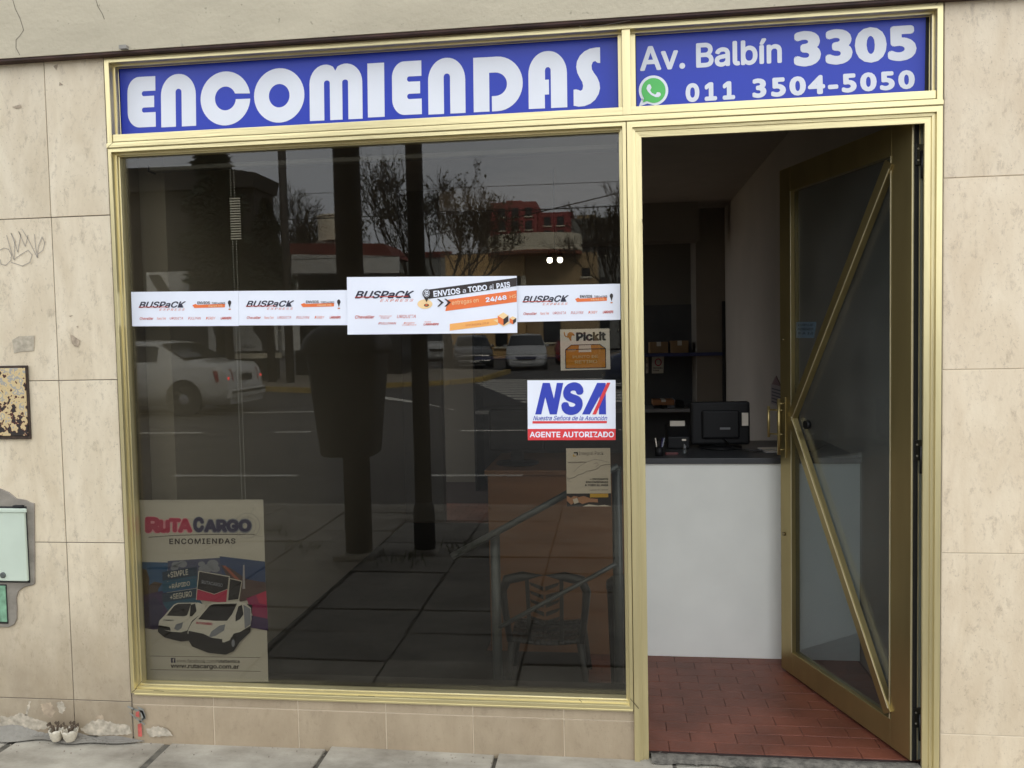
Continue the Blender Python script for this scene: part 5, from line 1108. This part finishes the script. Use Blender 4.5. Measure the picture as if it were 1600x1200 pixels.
box('low_ledge', (-14.0, -23.5, .75), (-11.95, -23.05, .92), CRM, dh)
ls = thing('low_shop', (-10.7, -29, 0), 'low dark glazed shop with a white fascia and red-brown roof', 'building')
box('glass_front', (-12.9, -30, -.05), (-8.75, -27.1, 3.75), BW, ls); 
MB().prism([(-12.9,-27.05,3.85),(-8.75,-27.05,3.72),(-8.75,-27.05,4.35),(-12.9,-27.05,4.55)], (0,-.12,0)).build('fascia', mat('fascia_white', (.6,.6,.56), .6), ls)
MB().prism([(-13.4,-27.3,4.56),(-9.0,-27.3,4.36),(-9.4,-27.3,4.86),(-13.4,-27.3,5.0)], (0,-2.6,0)).build('roof', ROOFR, ls)
for x in (-12.0,-11.1,-10.2,-9.3): box('window_post', (x-.03, -27.1, 0), (x+.03, -27.05, 3.7), DARKP, ls)
TKM = mat('tank_cream', (.80, .74, .56), .8, var=.05)
tk = thing('water_tank', (-11.75, -30.2, 5.0), 'cream round water tank on the low shop roof', 'water tank'); tb_ = MB().lathe([(.80,0),(.80,.95),(.84,.96),(.84,1.02)], (-11.9, -29.6, 5.25), 32); tb_.sm = [False]*len(tb_.sm); tb_.build('tank', TKM, tk); box('stand', (-12.6, -30.3, 4.9), (-11.2, -28.9, 5.24), CEMENT, tk)
oc = thing('ochre_building', (-6.2, -50, 0), 'ochre corner building with a curved cream roof slab', 'building')
box('wall', (-10.6, -54, -.1), (-5.92, -45, 6.1), OCH, oc); box('wall', (-5.90, -54, -.1), (-1.7, -45.6, 6.0), OCH2, oc)
pts = [( -5.35 + 2.75*math.cos(R(a)), -45.6 + 1.9*math.sin(R(a)), 6.1) for a in range(0, 181, 9)]
MB().prism(pts + [(-8.1,-47.5,6.1),(-2.6,-47.5,6.1)], (0, 0, .95)).build('roof_slab', CRM, oc)
pts = [( -5.35 + 2.80*math.cos(R(a)), -45.6 + 1.95*math.sin(R(a)), 5.9) for a in range(0, 181, 9)]
MB().prism(pts, (0, 0, .19)).build('slab_edge', mat('terracotta_edge', (.26,.09,.05), .8), oc)
def win(x0, x1, z0, z1, y, parent, shut=False):
    f = box('window', (x0, y, z0), (x1, y+.05, z1), BW, parent); box('sill', (x0-.08, y, z0-.1), (x1+.08, y+.12, z0), CRM, f)
    if shut: box('shutter', (x0-.32, y+.01, z0-.02), (x0-.03, y+.07, z1+.02), CRM, f); box('shutter', (x1+.03, y+.01, z0-.02), (x1+.32, y+.07, z1+.02), CRM, f)
win(-7.75,-7.0,3.9,4.6,-44.99,oc); win(-6.35,-6.15,3.5,4.7,-44.99,oc,True); win(-9.3,-8.9,3.2,4.3,-44.99,oc,True); win(-2.6,-2.1,4.6,5.1,-45.59,oc); win(-7.7,-7.0,.6,2.0,-44.99,oc); win(-4.9,-3.9,.8,2.2,-45.59,oc)
box('roof_sign', (-7.4, -46.9, 7.0), (-6.0, -46.8, 7.35), CRM, oc)
ap = thing('red_apartment_block', (-9, -76, 0), 'dark red stepped apartment block rising behind the ochre corner', 'building')
box('wall', (-11.6, -80, 0), (-7.4, -71, 13.1), REDB, ap); box('wall', (-7.38, -80, 0), (-4.2, -72, 12.2), REDB, ap); box('wall', (-12.6, -80, 0), (-11.62, -71.5, 12.4), GRB, ap); box('roof_box', (-10.5, -76, 13.1), (-9, -74, 13.7), REDB, ap)
for zz in (10.6, 11.8):
    for xx in (-10.8,-9.6,-8.4): win(xx, xx+.6, zz, zz+.8, -70.98, ap)
    for xx in (-6.8,-5.6): win(xx, xx+.6, zz-.8, zz, -71.98, ap)
gb = thing('grey_block', (1.5, -66, 0), 'long grey-green block behind the bare tree at the right edge', 'building'); box('wall', (-3.9, -72, 0), (9, -62, 10.2), GRB, gb); box('penthouse', (-3.6, -70, 10.2), (-2.0, -66, 11.0), OCH2, gb)
for k_ in range(8):
    for zz in (1.5, 4.4, 7.3): win(-3.3+k_*1.5, -2.5+k_*1.5, zz, zz+1.2, -61.98, gb)
rw_ = thing('row_of_houses', (-22, -62, 0), 'low far house row behind the plaza trees', 'building'); box('wall', (-34, -66, 0), (-12.8, -58, 7.2), GRB, rw_); box('parapet', (-34.1, -58.1, 7.2), (-12.7, -57.9, 7.6), ROOFR, rw_)
for k_ in range(12): win(-33+k_*1.6, -32.2+k_*1.6, 2, 3.4, -57.98, rw_)
# overhead cables
CB_ = mat('cable', (.02, .02, .02), .7)
def cable(x0, x1, y0, y1, z0, z1, sag, r_, label):
    n_ = 24; pts = [(x0+(x1-x0)*i/n_, y0+(y1-y0)*i/n_, z0+(z1-z0)*i/n_ - sag*4*(i/n_)*(1-i/n_)) for i in range(n_+1)]
    tag(MB().tube(pts, r_, 5).build('overhead_cable', CB_), label, 'cable')
cable(-28, 16, -20, -20, 5.6, 5.4, .0, .008, 'highest thin straight overhead cable over the avenue')
cable(-28, 16, -19, -19, 4.9, 4.9, .25, .016, 'thicker overhead cable passing behind the two posts')
cable(-6.5, 9, -22, -17, 4.45, 7.2, .3, .016, 'overhead cable climbing steeply to the right edge')
cable(-28, 16, -21, -21, 3.9, 3.9, .15, .012, 'lowest overhead cable crossing in front of the ochre wall')
# the rest of our own side, seen only from a step aside
nb_ = thing('neighbour_building', (6, 4, 0), 'plain plastered neighbouring building continuing the street front on the right', 'building'); box('wall', (2.25, .0, -.1), (14, 8, 8), PLASTER, nb_)
